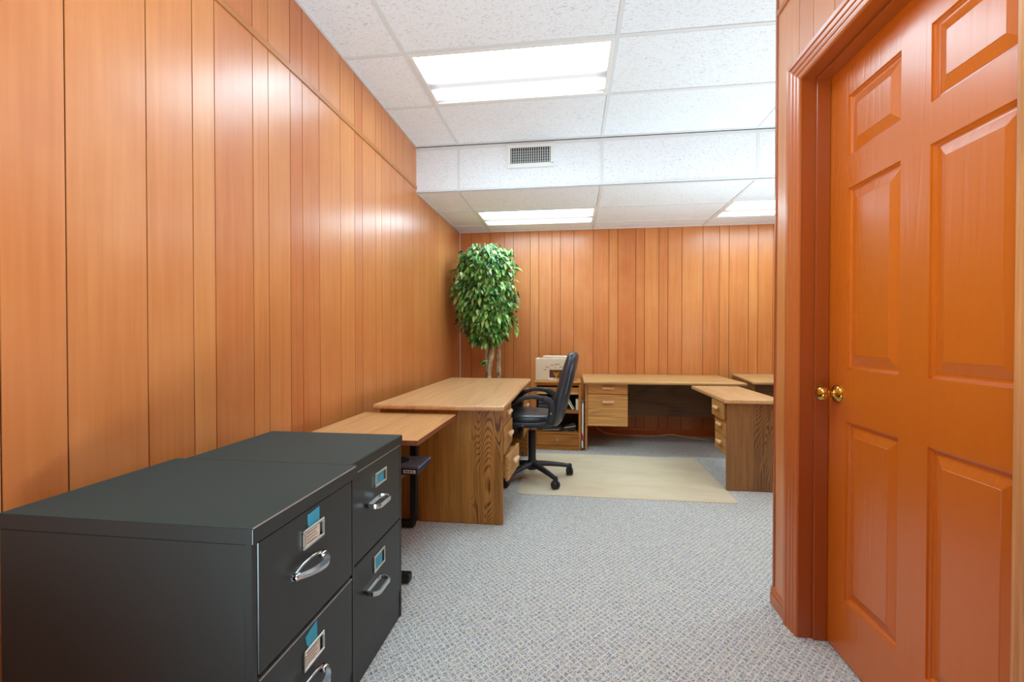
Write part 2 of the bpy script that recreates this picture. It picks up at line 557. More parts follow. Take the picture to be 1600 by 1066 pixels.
BC = [XL, -1.21, -.973, -.802, -.693, -.49, -.387, -.233, -.131, .026, .252, .432, .535, .739, .836, .998, 1.098, 1.253, 1.483, 1.661, 1.764, 1.973,
      2.073, 2.231, 2.4, 2.52, 2.74, 2.85, 3.05, 3.2, 3.42, 3.55, 3.8, XR]
BT = [.7, .75, .72, .6, .75, .2, .4, .6, .55, .45, .7, .3, .9, .6, .12, .55, .4, .2, .42, .1, .4, .0, .3]
BT += [rt.uniform(.1, .7) for _ in range(20)]
BT = [.40 + (v - .45) * .62 for v in BT]
wb = plank_wall('wall_back', BC, BT, YB, 0, ZL + .05, 'X', -1)
struct(wb, 'orange brown wood panelled wall at the far end', 'wall')
backing('wall_backing', wb, XL - .1, XR + .1, YB + .004, YB + .1, 0, ZC + .1)

# partition on the right with the door opening (y 1.03..1.85, z 0..2.116)
DY0, DY1, DZ = 1.004, 1.85, 2.116
mb = MB(); tl = []
RC = [YF, -1.2, -.95, -.7, -.55, -.3, -.1, .15, .3, .5, .65, .8, .93, 1.01, 1.14, 1.28, 1.4, 1.52, 1.64, 1.773, 1.876, PEND]
for i in range(len(RC) - 1):
    a, b = RC[i] + .0018, RC[i + 1] - .0018
    z0 = 0
    if b > DY0 - .02 and a < DY1 + .02: z0 = DZ + .02
    mb.box(PX, PX + .006, a, b, z0, ZC)
    tl += [rt.uniform(.1, .5)] * 8
wr = mb.build('wall_right', M['left_panel'])
at = wr.data.attributes.new('tint', 'FLOAT', 'POINT'); at.data.foreach_set('value', tl)
struct(wr, 'wood panelled partition on the right around the door', 'wall')
b = MB()
b.box(PX + .004, PX + .12, YF, DY0 - .02, 0, ZC)
b.box(PX + .004, PX + .12, DY1 + .02, PEND, 0, ZC)
b.box(PX + .004, PX + .12, DY0 - .02, DY1 + .02, DZ + .02, ZC)
b.build('wall_backing', M['groove'], wr)
# dark corner strip at the partition end
MB().box(PX - .004, PX + .13, PEND - .004, PEND + .012, .0, ZC - .002, .002).build('corner_strip', M['jambred'], wr)

w = MB().box(PX + .12, XR, PEND - .12, PEND, 0, ZC).build('wall_partition', M['left_panel'])
struct(w, 'panelled partition running right from the door', 'wall')
w = MB().box(XR, XR + .1, YF, YB, 0, ZC).build('wall_east', M['left_panel'])
struct(w, 'wood panelled wall on the far right', 'wall')
w = MB().box(XL, PX, YF - .1, YF, 0, ZC).build('wall_front', M['left_panel'])
struct(w, 'wood panelled wall behind the viewer', 'wall')

# ceilings
c = MB().box(XL - .1, XR + .1, YF - .1, YB + .1, ZC + .004, ZC + .1).build('ceiling', M['tile'])
struct(c, 'white suspended ceiling of fissured tiles', 'ceiling')
g = MB()
GX = [-.97, .25, 1.47, 2.69, 3.91]
GY = [3.185 + .61 - .61 * k for k in range(0, 9)]
GYU = [3.795, 3.185, 2.575, 1.965, 1.355, .745, .135, -.475, -1.085]
TB = .012
for x in GX: g.box(x - TB, x + TB, YF, YK, ZC - .002, ZC + .004)
for y in GYU[1:]: g.box(XL, XR, y - TB, y + TB, ZC - .0022, ZC + .0038)
g.box(XL, XR, YK - .024, YK, ZC - .0024, ZC + .004)
g.box(XL, XL + .012, YF, YK, ZC - .0026, ZC + .004)
g.build('ceiling_grid', M['tbar'], c)
d = MB()
for y in GYU[1:]:
    d.box(XL, XR, y + TB, y + TB + .003, ZC - .0008, ZC + .004)
d.build('grid_shadow_gap', M['dark'], c)

bk = MB().box(XL, XR, YK, YK + .03, ZL, ZC).build('ceiling_bulkhead', M['tile'])
struct(bk, 'white tiled bulkhead stepping the ceiling down', 'ceiling')
g = MB()
for x in GX: g.box(x - TB, x + TB, YK - .003, YK, ZL, ZC - .03)
g.box(XL, XR, YK - .0035, YK, ZL, ZL + .022)
g.box(XL, XR, YK - .0037, YK, ZC - .036, ZC - .0085)
g.build('ceiling_grid', M['tbar'], bk)
MB().box(XL, XR, YK - .0042, YK, ZC - .0085, ZC - .0035).build('grid_shadow_gap', M['dark'], bk)

c2 = MB().box(XL, XR, YK + .03, YB, ZL + .004, ZL + .1).build('ceiling_lower', M['tile'])
struct(c2, 'lower white tiled ceiling at the far end', 'ceiling')
g = MB()
for x in GX: g.box(x - TB, x + TB, YK, YB, ZL - .002, ZL + .004)
for y in (4.495, 5.105): g.box(XL, XR, y - TB, y + TB, ZL - .0022, ZL + .0038)
g.box(XL, XR, YK - .0035, YK + .024, ZL - .0024, ZL + .004)
g.box(XL, XR, YB - .02, YB, ZL - .0024, ZL + .004)
g.box(XL, XL + .012, YK, YB, ZL - .0026, ZL + .004)
g.build('ceiling_grid', M['tbar'], c2)

# ceiling lamps (2 x 4 ft troffers in the grid)
def troffer(cx, cy, z, label):
    t = empty('ceiling_light', (cx, cy, z), 0, label, 'ceiling light', 'recessed fluorescent ceiling lights')
    f = MB()
    ox, oy, w = .598, .293, .024
    f.box(-ox, ox, -oy, -oy + w, -.006, .003, .002, 1).box(-ox, ox, oy - w, oy, -.006, .003, .002, 1)
    f.box(-ox, -ox + w, -oy + w, oy - w, -.006, .003, .002, 1).box(ox - w, ox, -oy + w, oy - w, -.006, .003, .002, 1)
    f.build('frame', M['white'], t)
    MB().box(-ox + w, ox - w, -oy + w, oy - w, -.0025, .0025).build('diffuser', M['lens'], t)
    return t
troffer(-.36, 2.88, ZC, 'large lit ceiling light panel nearest the viewer, in front of the bulkhead')
troffer(-.36, 4.80, ZL, 'lit ceiling light panel in the lower ceiling above the back desks, left of the two')
troffer(2.08, 4.75, ZL, 'lit ceiling light panel in the lower ceiling cut off by the door partition')
troffer(-.36, 1.05, ZC, 'lit ceiling light panel above the filing cabinets')
troffer(2.08, 2.88, ZC, 'added unseen ceiling light panel behind the door partition')  # unseen panel added for extra light
troffer(-.36, -.78, ZC, 'added unseen ceiling light panel above the viewer')  # also added out of view to brighten the room

# air vent on the bulkhead
vx0, vx1, vz0, vz1 = -.545, -.15, 2.575, 2.772
vt = empty('air_vent', ((vx0 + vx1) / 2, YK, (vz0 + vz1) / 2), 0, 'white metal air vent with vertical louvres on the ceiling bulkhead', 'vent')
f = MB(); fw = .028; y0, y1 = -.014, -.0045
hx, hz = (vx1 - vx0) / 2, (vz1 - vz0) / 2
f.box(-hx, hx, y0, y1, -hz, -hz + fw + .01, .003, 1).box(-hx, hx, y0, y1, hz - fw, hz, .003, 1)
f.box(-hx, -hx + fw, y0, y1, -hz + fw, hz - fw, .003, 1).box(hx - fw, hx, y0, y1, -hz + fw, hz - fw, .003, 1)
f.build('frame', M['white'], vt)
s = MB(); nS = 18
for i in range(nS):
    x = -hx + fw + (i + .5) * (2 * hx - 2 * fw) / nS
    mat = Matrix.Translation((x, -.008, .003)) @ Matrix.Rotation(math.radians(28), 4, 'Z')
    s.box(-.0012, .0012, -.007, .005, -hz + fw + .006, hz - fw, M=mat)
s.build('louvres', M['tbar'], vt)
s = MB()
for i in range(5):
    z = -hz + fw + .02 + i * .022
    s.box(-hx + fw, hx - fw, -.0046, -.0032, z, z + .007)
s.build('cross_vanes', M['greymetal'], vt)
MB().box(-hx + fw * .6, hx - fw * .6, -.0030, -.0008, -hz + fw * .6, hz - fw * .6).build('duct_opening', M['dark'], vt)

# strips, baseboards, casing
t = MB().box(XL, XL + .006, YF, YK, 2.432, 2.462, .001, 1).build('trim_1', M['striptrim'])
struct(t, 'thin wood strip along the left wall panel joint', 'trim')
t = MB().box(PX - .006, PX, YF, PEND, 2.492, 2.516, .001, 1).build('trim_2', M['striptrim'])
struct(t, 'thin wood strip above the door on the partition', 'trim')
t = MB().box(XL + .001, XL + .008, YB - .008, YB - .001, .1, ZL - .003).build('trim_3', M['white'])
struct(t, 'thin white bead in the far left room corner', 'trim')

def baseboard(name, pts, label):
    """profile swept along a wall; pts = list of (x,y) on the wall face, nrm to room side given by order"""
    prof = [(0.012, 0), (0.012, .048), (.009, .052), (.0115, .058), (.009, .066), (.004, .078), (0, .08)]
    mb = MB()
    (xa, ya), (xb, yb) = pts
    dx, dy = xb - xa, yb - ya
    L = math.hypot(dx, dy); nx, ny = -dy / L, dx / L
    r0 = [(xa + nx * t, ya + ny * t, z) for t, z in prof] + [(xa, ya, 0)]
    r1 = [(xb + nx * t, yb + ny * t, z) for t, z in prof] + [(xb, yb, 0)]
    mb.loft([r0, r1])
    o = mb.build(name, M['trimred'])
    return struct(o, label, 'baseboard')
baseboard('baseboard_right', ((PX, 1.937), (PX, PEND + .013)), 'short red brown baseboard at the partition end')
baseboard('baseboard_back', ((XR, YB), (XL, YB)), 'red brown baseboard along the far wall')
baseboard('baseboard_left', ((XL, YB), (XL, YF)), 'red brown baseboard along the left wall')

def casing(name, stations, mat, label):
    W = .086
    prof = [(0, 0), (0, .008), (.004, .011), (.012, .0125), (.016, .010), (.020, .0105), (.024, .014), (.032, .0155), (.036, .012), (.040, .0125),
            (.045, .0165), (.054, .018), (.058, .0145), (.062, .015), (.067, .020), (.082, .021), (W, .018), (W, 0)]
    rings = []
    for (y, z, oy, oz) in stations:
        rings.append([(PX - t, y + u * oy, z + u * oz) for u, t in prof])
    o = MB().loft(rings).build(name, mat)
    return struct(o, label, 'trim')
casing('trim_4', [(DY1, 0, 1, 0), (DY1, DZ, 1, 1), (DY0, DZ, -1, 1)], M['trimred'], 'fluted red brown door casing')
casing('trim_5', [(DY0 - .002, 0, -1, 0), (DY0 - .002, DZ, -1, 1)], M['oakcasing'], 'light wood casing on the hinge side of the door')

# jamb with stop
j = MB()
j.box(PX - .001, PX + .12, DY1, DY1 + .0205, 0, DZ + .0205)
j.box(PX - .001, PX + .12, DY0 - .0205, DY0, 0, DZ + .0205)
j.box(PX - .001, PX + .12, DY0, DY1, DZ, DZ + .0205)
j.box(PX + .046, PX + .094, DY1 - .012, DY1, 0, DZ, .002, 1)
j.box(PX + .046, PX + .094, DY0, DY0 + .012, 0, DZ, .002, 1)
j.box(PX + .046, PX + .094, DY0 + .012, DY1 - .012, DZ - .012, DZ, .002, 1)
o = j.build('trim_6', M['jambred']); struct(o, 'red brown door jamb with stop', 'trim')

# six panel door
dX = PX + .095          # face plane
doorY0, doorY1 = DY0 + .003, DY1 - .003
d = MB()
CY = [(1.475, 1.733), (1.105, 1.363)]           # panel columns (y)
RZ = [(.217, .850), (1.035, 1.664), (1.776, 1.986)]
# front face as a grid of flat pieces around the openings, then moulded panels
ys = sorted([doorY0, doorY1] + [v for c in CY for v in c]); zs = [.006] + [v for r in RZ for v in r] + [DZ - .003]
for i in range(len(ys) - 1):
    for k in range(len(zs) - 1):
        is_panel = (i in (1, 3)) and (k in (1, 3, 5))
        if not is_panel:
            a, b_, c_, e_ = ys[i], ys[i + 1], zs[k], zs[k + 1]
            d.quads([(dX, a, c_), (dX, b_, c_), (dX, b_, e_), (dX, a, e_)], [(0, 3, 2, 1)])
        else:
            a, b_, c_, e_ = ys[i], ys[i + 1], zs[k], zs[k + 1]
            steps = [(0, 0), (.001, .006), (.006, .0075), (.008, .012), (.013, .0125), (.018, .0115), (.046, .003), (.0475, .0015)]
            V = []; F = []
            for (ins, dep) in steps:
                V += [(dX + dep, a + ins, c_ + ins), (dX + dep, b_ - ins, c_ + ins), (dX + dep, b_ - ins, e_ - ins), (dX + dep, a + ins, e_ - ins)]
            for s_ in range(len(steps) - 1):
                for q in range(4):
                    F.append((s_ * 4 + q, s_ * 4 + 4 + q, s_ * 4 + 4 + (q + 1) % 4, s_ * 4 + (q + 1) % 4))
            n = (len(steps) - 1) * 4
            F.append((n, n + 3, n + 2, n + 1))
            d.quads(V, F)
d.box(dX + .0135, dX + .025, doorY0, doorY1, .006, DZ - .003)
d.box(dX, dX + .0135, doorY1 - .0001, doorY1, .006, DZ - .003)
bmesh.ops.remove_doubles(d.bm, verts=d.bm.verts[:], dist=.00001)
dr = d.build('door_1', M['door']); struct(dr, 'red brown six panel door with a brass knob', 'door')
kn = MB().lathe([(.0, 0), (.033, 0), (.033, -.004), (.029, -.009), (.018, -.014), (.011, -.018), (.0105, -.030), (.014, -.034), (.024, -.040), (.0275, -.049),
                 (.0275, -.056), (.024, -.065), (.015, -.070), (.0, -.071)], (dX, 1.782, .940), 'x', 28).build('door_knob', M['brass'], dr, math.radians(60))
kn['label'] = 'polished brass knob'

# ------------------------------------------------------------------ filing cabinets
def cabinet(org, yb, z1, xb, xf, kind, name_label, draw, holders, handles, notes):
    """org = world base point; coordinates below are world"""
    t = empty('filing_cabinet', org, 0, name_label, 'filing cabinet')
    y0, y1 = yb
    b = MB()
    b.box(xb, xf - .018, y0, y1, .0, z1 - .036, .002, 1)            # carcass
    b.box(xf - .018, xf - .003, y0, y0 + .016, 0, z1 - .036)         # front frame posts
    b.box(xf - .018, xf - .003, y1 - .013, y1, 0, z1 - .036)
    b.box(xf - .018, xf - .006, y0, y1, 0, draw[0][0] - .003)
    b.build('body', M['steel'], t, off=org)
    MB().box(xb - .001, xf + .002, y0 - .002, y1 + (.0145 if kind == 'near' else .002), z1 - .036, z1 - .0012, .0015, 2).build('top', M['steel'], t, off=org)
    MB().box(xb + .0005, xf, y0 - .0005, y1 + (.0145 if kind == 'near' else .0005), z1 - .0014, z1).build('top_surface', M['steeltop'], t, off=org)
    if kind == 'near': MB().box(xf + .0002, xf + .0028, y0, y1, z1 - .0022, z1 + .0002).build('edge_highlight', M['steeledge'], t, off=org)  # bright strip painted in as the highlight along the top edge
    for i, (za, zb) in enumerate(draw):
        dw = MB().box(xf - .017, xf, y0 + .018, y1 - .021, za, zb, .003, 2).build('drawer', M['steel'], t, off=org)
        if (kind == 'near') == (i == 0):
            MB().box(xf - .012, xf + .0008, y0 + .020, y1 - .023, zb - .0022, zb + .0008).build('edge_highlight', M['steeledge'], dw, off=org)  # highlight line on the drawer's upper edge, painted as a strip
        ya, yb_, zc, zd = holders[i]
        h = MB(); w = .008; x0, x1 = xf, xf + .006
        h.box(x0, x1, ya, yb_, zc, zc + w, .0015, 1).box(x0, x1, ya, yb_, zd - w, zd, .0015, 1)
        h.box(x0, x1, ya, ya + w, zc + w, zd - w, .0015, 1).box(x0, x1, yb_ - w, yb_, zc + w, zd - w, .0015, 1)
        o = h.build('label_holder', M['nickel'], dw, off=org); o['label'] = 'silver label holder'
        cw = (yb_ - ya) - 2 * w
        if kind == 'near':
            MB().box(xf + .0005, xf + .002, ya + w, yb_ - w - cw * .14, zc + w, zd - w).build('card', M['card'], dw, off=org)
            l = MB()
            for q in range(4):
                l.box(xf + .002, xf + .0023, ya + w + .008, yb_ - w - .022 - .006 * (q % 2), zd - w - .007 - q * .008, zd - w - .0055 - q * .008)
            l.build('writing', M['ink'], dw, off=org)
        else:
            MB().box(xf + .0005, xf + .002, ya + w, yb_ - w - cw * .16, zc + w, zd - w).build('card', M['cyan'], dw, off=org)
            l = MB()
            for q in range(2):
                l.box(xf + .002, xf + .0023, ya + w + .015, yb_ - w - .03, zc + w + .012 + q * .010, zc + w + .0135 + q * .010)
            l.build('writing', M['blue'], dw, off=org)
        ha, hb, hz = handles[i]
        h = MB()
        if kind == 'near':
            # crescent bow with pointed ends, closed by a thin bar along the drawer face
            n = 20; rings = []
            for q in range(n + 1):
                u = q / n
                y = ha + (hb - ha) * u
                x = xf + .010 + .040 * math.sin(PI * u) ** .75
                wid = .010 + .006 * math.sin(PI * u)
                hh = .007
                rings.append([(x - wid, y, hz - hh), (x, y, hz - hh * .6), (x, y, hz + hh * .6), (x - wid, y, hz + hh)])
            h.loft(rings)
            h.box(xf, xf + .016, ha, ha + .020, hz - .008, hz + .008, .003, 1)
            h.box(xf, xf + .016, hb - .020, hb, hz - .008, hz + .008, .003, 1)
            h.tube([(xf + .002, ha + (hb - ha) * q / 16, hz + .012 * math.sin(PI * q / 16) + .002) for q in range(17)], .004, 8)
        else:
            path = []
            r = .020; xa, xb_ = xf + .004, xf + .048
            for (cx, cy, a0) in ((xb_ - r, ha + r, -90), (xb_ - r, hb - r, 0), (xa + .008, hb - .008, 90), (xa + .008, ha + .008, 180)):
                rr = r if cx > xf + .02 else .008
                for q in range(6):
                    a = math.radians(a0 + 90 * q / 5)
                    path.append((cx + rr * math.cos(a), cy + rr * math.sin(a), hz))
            h.tube(path, .0036, 12, ratio=2.2, square=True, closed=True)
        o = h.build('handle', M['chrome'], dw, math.radians(50), off=org); o['label'] = 'chrome handle'
        if notes and notes[i]:
            pts = notes[i]
            n = MB()
            n.prism(pts, xf + .0005, xf + .0015, 'x')
            n.build('sticky_note', M['cyan'], dw, off=org)['label'] = 'torn cyan sticky note'
            if i == 1:
                l = MB()
                for q in range(4):
                    l.box(xf + .0015, xf + .0018, 1.088, 1.122, .664 + q * .007, .665 + q * .007)
                l.build('note_writing', M['blue'], dw, off=org)
    return t
# drawers listed from the bottom
cabinet((-.98, 1.1, 0), (.877, 1.335), .744, -1.300, -.667, 'near',
        'larger black steel filing cabinet nearest the viewer with curved chrome handles', [(.112, .405), (.416, .706)],
        [(1.056, 1.148, .302, .355), (1.056, 1.150, .611, .661)],
        [(1.012, 1.150, .256), (1.010, 1.148, .566)],
        [[(1.080, .352), (1.070, .365), (1.066, .386), (1.085, .392), (1.116, .399), (1.118, .352)],
         [(1.079, .655), (1.079, .693), (1.131, .696), (1.131, .655)]])
cabinet((-.98, 1.57, 0), (1.352, 1.788), .744, -1.266, -.690, 'far',
        'smaller black steel filing cabinet beside the low table with square chrome handles', [(.112, .404), (.410, .707)],
        [(1.514, 1.606, .313, .372), (1.529, 1.622, .612, .662)],
        [(1.446, 1.556, .283), (1.458, 1.566, .573)], None)

# ------------------------------------------------------------------ furniture helpers
def slab(mb, x0, x1, y0, y1, z0, z1, r):
    """table top with rounded (bullnose) long edges"""
    bm = bmesh.new()
    bmesh.ops.create_cube(bm, size=1.0)
    for v in bm.verts:
        v.co = Vector((x0 + (v.co.x + .5) * (x1 - x0), y0 + (v.co.y + .5) * (y1 - y0), z0 + (v.co.z + .5) * (z1 - z0)))
    ed = [e for e in bm.edges if abs(e.verts[0].co.z - e.verts[1].co.z) < 1e-6]
    bmesh.ops.bevel(bm, geom=ed, offset=r, segments=4, profile=.5, affect='EDGES')
    mb._merge(bm)
    return mb

def pull(axis, c, L=.118, r=.0125, out=.022):
    """rounded wooden bar pull; axis = direction of its length, c = centre on the drawer face, projecting toward out_dir"""
    m = MB()
    return m

def bar_pull_y(c, L=.118):      # on a face looking to -Y, length along X
    m = MB(); x, y, z = c
    m.box(x - L / 2, x + L / 2, y - .032, y - .008, z - .0135, z + .0135, .010, 3)
    m.box(x - L * .32, x + L * .32, y - .010, y, z - .007, z + .007)
    return m
def bar_pull_x(c, s, L=.118):   # on a face looking to s*X, length along Y
    m = MB(); x, y, z = c
    a, b = sorted((x + s * .006, x + s * .028))
    m.box(a, b, y - L / 2, y + L / 2, z - .0125, z + .0125, .0095, 3)
    a, b = sorted((x, x + s * .010))
    m.box(a, b, y - L * .32, y + L * .32, z - .007, z + .007)
    return m

# ------------------------------------------------------------------ low computer table
T0 = (-.97, 2.31, 0)
tb = empty('computer_table', T0, 0, 'low wooden computer table on black metal legs behind the filing cabinets', 'table')
MB().box(-1.265, -.684, 1.963, 2.664, .656, .680, .002, 1).build('tabletop', M['walnut_y'], tb, off=T0)
e = MB(); e.box(-.6845, -.6825, 1.964, 2.663, .657, .679); e.box(-1.264, -.684, 1.9615, 1.9635, .657, .679)
e.build('edge_band', M['walnut_edge'], tb, off=T0)
for y, yy in ((2.03, 'n'), (2.62, 'f')):
    l = MB()
    l.box(-.955, -.915, y - .02, y + .02, .04, .656, .003, 1)
    l.box(-1.20, -.742 if yy == 'n' else -.93, y - .022, y + .022, .006, .044, .006, 2)
    l.box(-1.15, -.80, y - .015, y + .015, .636, .656)
    l.build('leg', M['bsteel'], tb, off=T0)
MB().box(-1.24, -.80, 2.055, 2.30, .470, .486, .002, 1).build('undershelf', M['walnut_edge'], tb, off=T0)
MB().box(-1.24, -1.225, 2.045, 2.60, .20, .62).build('back_panel', M['oak_mod'], tb, off=T0)
b_ = MB().box(-.90, -.80, 2.18, 2.30, .6, .656, .004, 1).build('keyboard_bracket', M['bsteel'], tb, off=T0)

# flat black device and printed booklet on the shelf
D0 = (-.86, 2.17, .486)
dv = empty('disc_drive', D0, 0, 'flat black device with a pale badge on the shelf under the low table', 'device')
MB().box(-1.0, -.724, 2.08, 2.268, .487, .517, .003, 1).build('case', M['plastic'], dv, off=D0)
MB().box(-.795, -.735, 2.0785, 2.081, .495, .510).build('badge', M['card'], dv, off=D0)
l = MB()
for q in range(4): l.box(-.788 + q * .012, -.781 + q * .012, 2.0775, 2.0786, .499, .506)
l.build('badge_print', M['ink'], dv, off=D0)
K0 = (-.86, 2.17, .517)
bk_ = empty('booklet', K0, 0, 'slate coloured booklet with a disc pictured on its cover, lying on the flat black device', 'book')
MB().box(-1.0, -.722, 2.079, 2.270, .5175, .526, .001, 1).build('cover', M['slate'], bk_, off=K0)
MB().box(-.7225, -.7205, 2.081, 2.268, .518, .5255).build('spine', M['blue'], bk_, off=K0)
MB().lathe([(.0, 0), (.072, 0), (.072, .0006), (.0, .0006)], (-.875, 2.175, .5262), 'z', 32).build('disc_print', M['navy'], bk_, off=K0)
ring = MB()
ring.tube([(-.875 + .076 * math.cos(a * PI / 16), 2.175 + .076 * math.sin(a * PI / 16), .5265) for a in range(32)], .003, 6, ratio=.2, closed=True)
for q in range(5):
    ring.box(-.79, -.73, 2.10 + q * .03, 2.104 + q * .03, .526, .5266)
ring.build('cover_lines', M['bluegrey'], bk_, off=K0)

# ------------------------------------------------------------------ left desk (double pedestal)
L0 = (-.8, 3.53, 0)
ld = empty('desk', L0, 0, 'large oak desk with a swirling grain end panel standing along the left wall', 'desk')
slab(MB(), -1.20, -.392, 2.635, 4.42, .704, .735, .013).build('tabletop', M['oak_y'], ld, SM, off=L0)
MB().box(-1.19, -.412, 2.715, 2.740, .002, .704, .0015, 1).build('end_panel', M['oak_end'], ld, off=L0)
MB().box(-1.19, -.412, 4.315, 4.340, .002, .704, .0015, 1).build('end_panel', M['oak_end'], ld, off=L0)
MB().box(-1.10, -1.08, 2.740, 4.315, .25, .704).build('modesty_panel', M['oak_mod'], ld, off=L0)
for ya, yb_ in ((2.745, 3.115), (3.94, 4.31)):
    MB().box(-1.07, -.432, ya, yb_, .255, .700).build('pedestal', M['oak_mod'], ld, off=L0)
def ldrawer(ya, yb_, za, zb, dx, rz):
    Mx = Matrix.Translation((-.431, ya, 0)) @ Matrix.Rotation(rz, 4, 'Z') @ Matrix.Translation((.431, -ya, 0))
    w = MB().box(-.430 + dx, -.412 + dx, ya, yb_, za, zb, .002, 1)
    if dx > .01: w.box(-.62 + dx, -.430 + dx, ya + .012, yb_ - .012, za + .012, zb - .02)
    bmesh.ops.transform(w.bm, matrix=Mx, verts=w.bm.verts[:])
    dw = w.build('drawer', M['oak_drawy'], ld, off=L0)
    p = bar_pull_x((-.412 + dx, (ya + yb_) / 2, (za + zb) / 2 + .012), 1)
    bmesh.ops.transform(p.bm, matrix=Mx, verts=p.bm.verts[:])
    p.build('pull', M['maple'], dw, SM, off=L0)['label'] = 'pale rounded wooden pull'
ldrawer(2.748, 3.112, .592, .698, 0.0, 0)
ldrawer(2.748, 3.112, .425, .586, .008, 0)
ldrawer(2.748, 3.112, .262, .412, .030, -math.radians(4))
ldrawer(3.943, 4.307, .592, .698, 0.0, 0)
ldrawer(3.943, 4.307, .425, .586, 0.0, 0)
ldrawer(3.943, 4.307, .262, .418, 0.0, 0)

# ------------------------------------------------------------------ back desk against the far wall
B0 = (.85, 4.95, 0)
bd = empty('desk', B0, 0, 'oak desk against the far wall with two drawers on its left', 'desk')
slab(MB(), .118, 1.64, 4.525, 5.40, .676, .705, .012).build('tabletop', M['oak_x'], bd, SM, off=B0)
MB().box(.136, .158, 4.605, 5.38, .002, .676, .0015, 1).build('end_panel', M['oak_drawy'], bd, off=B0)
MB().box(1.60, 1.62, 4.605, 5.38, .002, .676, .0015, 1).build('end_panel', M['oak_endd'], bd, off=B0)
MB().box(.158, 1.60, 5.10, 5.12, .275, .676).build('modesty_panel', M['oak_mod'], bd, off=B0)
MB().box(.160, .553, 4.64, 5.09, .25, .674).build('pedestal', M['oak_mod'], bd, off=B0)
for za, zb, hz in ((.570, .674, .630), (.248, .565, .491)):
    dw = MB().box(.161, .555, 4.62, 4.64, za, zb, .002, 1).build('drawer', M['oak_draw'], bd, off=B0)
    bar_pull_y((.361, 4.62, hz)).build('pull', M['maple'], dw, SM, off=B0)['label'] = 'pale rounded wooden pull'

# right-hand executive desk, only its left part in view
E0 = (2.4, 4.95, 0)
ed = empty('desk', E0, 0, 'oak desk in the far right corner mostly hidden behind the door partition', 'desk')
top = MB().prism([(1.676, 4.50), (3.2, 4.44), (3.28, 5.39), (1.80, 5.41)], .694, .7235, 'z', .012, 4)
top.build('tabletop', M['oak_x'], ed, SM, off=E0)
MB().prism([(1.705, 4.58), (1.727, 4.579), (1.815, 5.38), (1.793, 5.382)], .002, .694, 'z').build('end_panel', M['oak_endd'], ed, off=E0)
MB().prism([(1.727, 4.60), (3.15, 4.545), (3.15, 4.565), (1.727, 4.62)], .05, .694, 'z').build('modesty_panel', M['oak_mod'], ed, off=E0)
MB().prism([(3.15, 4.545), (3.172, 4.544), (3.24, 5.36), (3.22, 5.362)], .002, .694, 'z').build('end_panel', M['oak_endd'], ed, off=E0)

# return unit with three drawers
R0 = (1.33, 3.98, 0)
rd = empty('desk_return', R0, 0, 'oak desk return with three small drawers standing by the chair mat', 'desk')
slab(MB(), 1.118, 1.535, 3.52, 4.455, .650, .683, .010).build('tabletop', M['oak_y'], rd, SM, off=R0)
MB().box(1.143, 1.525, 3.545, 3.567, .002, .650, .0015, 1).build('end_panel', M['oak_endd'], rd, off=R0)
MB().box(1.36, 1.38, 3.567, 4.43, .20, .650).build('modesty_panel', M['oak_mod'], rd, off=R0)
MB().box(1.165, 1.36, 3.570, 3.845, .255, .648).build('pedestal', M['oak_mod'], rd, off=R0)
for za, zb, dx in ((.523, .646, -.026), (.396, .517, 0), (.255, .390, 0)):
    w = MB().box(1.148 + dx, 1.165 + dx, 3.570, 3.845, za, zb, .002, 1)
    if dx: w.box(1.165 + dx, 1.30, 3.58, 3.835, za + .01, zb - .02)
    dw = w.build('drawer', M['oak_drawy'], rd, off=R0)
    bar_pull_x((1.148 + dx, 3.70, (za + zb) / 2 + .012), -1, .10).build('pull', M['maple'], dw, SM, off=R0)['label'] = 'pale rounded wooden pull'

# ------------------------------------------------------------------ bookcase
C0 = (-.14, 4.8, 0)
X0, X1, Y0, Y1, ZT = -.372, .092, 4.595, 5.0, .690
bc = empty('bookcase', C0, 0, 'low open oak bookcase with a bottom drawer behind the office chair', 'bookcase')
MB().box(X0, X0 + .020, Y0, Y1, .002, ZT - .018, .001, 1).build('side_panel', M['case_z'], bc, off=C0)
MB().box(X1 - .020, X1, Y0, Y1, .002, ZT - .018, .001, 1).build('side_panel', M['case_z'], bc, off=C0)
MB().box(X0 - .004, X1 + .004, Y0 - .012, Y1, ZT - .018, ZT, .004, 2).build('top', M['case_x'], bc, off=C0)
MB().box(X0 + .02, X1 - .02, Y1 - .012, Y1, .01, ZT - .018).build('back_panel', M['oak_mod'], bc, off=C0)
MB().box(X0 + .02, X1 - .02, Y0 + .01, Y0 + .03, .650, .672).build('rail', M['case_x'], bc, off=C0)
po = MB().box(X0 + .021, X1 - .021, Y0 - .006, Y1 - .03, .588, .630, .002, 1).build('pull_out_shelf', M['case_x'], bc, off=C0)
MB().box(X0 + .021, X1 - .021, Y0 - .003, Y1 - .03, .562, .586, .001, 1).build('sliding_tray', M['oak_y'], bc, off=C0)
MB().box(X0 + .02, X1 - .02, Y0 + .004, Y1 - .012, .372, .402, .001, 1).build('shelf', M['case_x'], bc, off=C0)
MB().box(X0 + .02, X1 - .02, Y0 + .004, Y1 - .012, .158, .178, .001, 1).build('shelf', M['case_x'], bc, off=C0)
MB().box(X0 + .02, X1 - .02, Y0 + .002, Y0 + .02, .002, .040).build('plinth', M['case_x'], bc, off=C0)
dw = MB().box(X0 + .022, X1 - .022, Y0 - .002, Y0 + .018, .044, .154, .003, 1).build('drawer', M['case_x'], bc, off=C0)
k_ = MB(); k_.lathe([(.0, 0), (.008, 0), (.008, -.004), (.0, -.004)], (-.14, Y0 - .002, .105), 'y', 14)
k_.box(-.144, -.136, Y0 - .010, Y0 - .002, .085, .104, .002, 1)
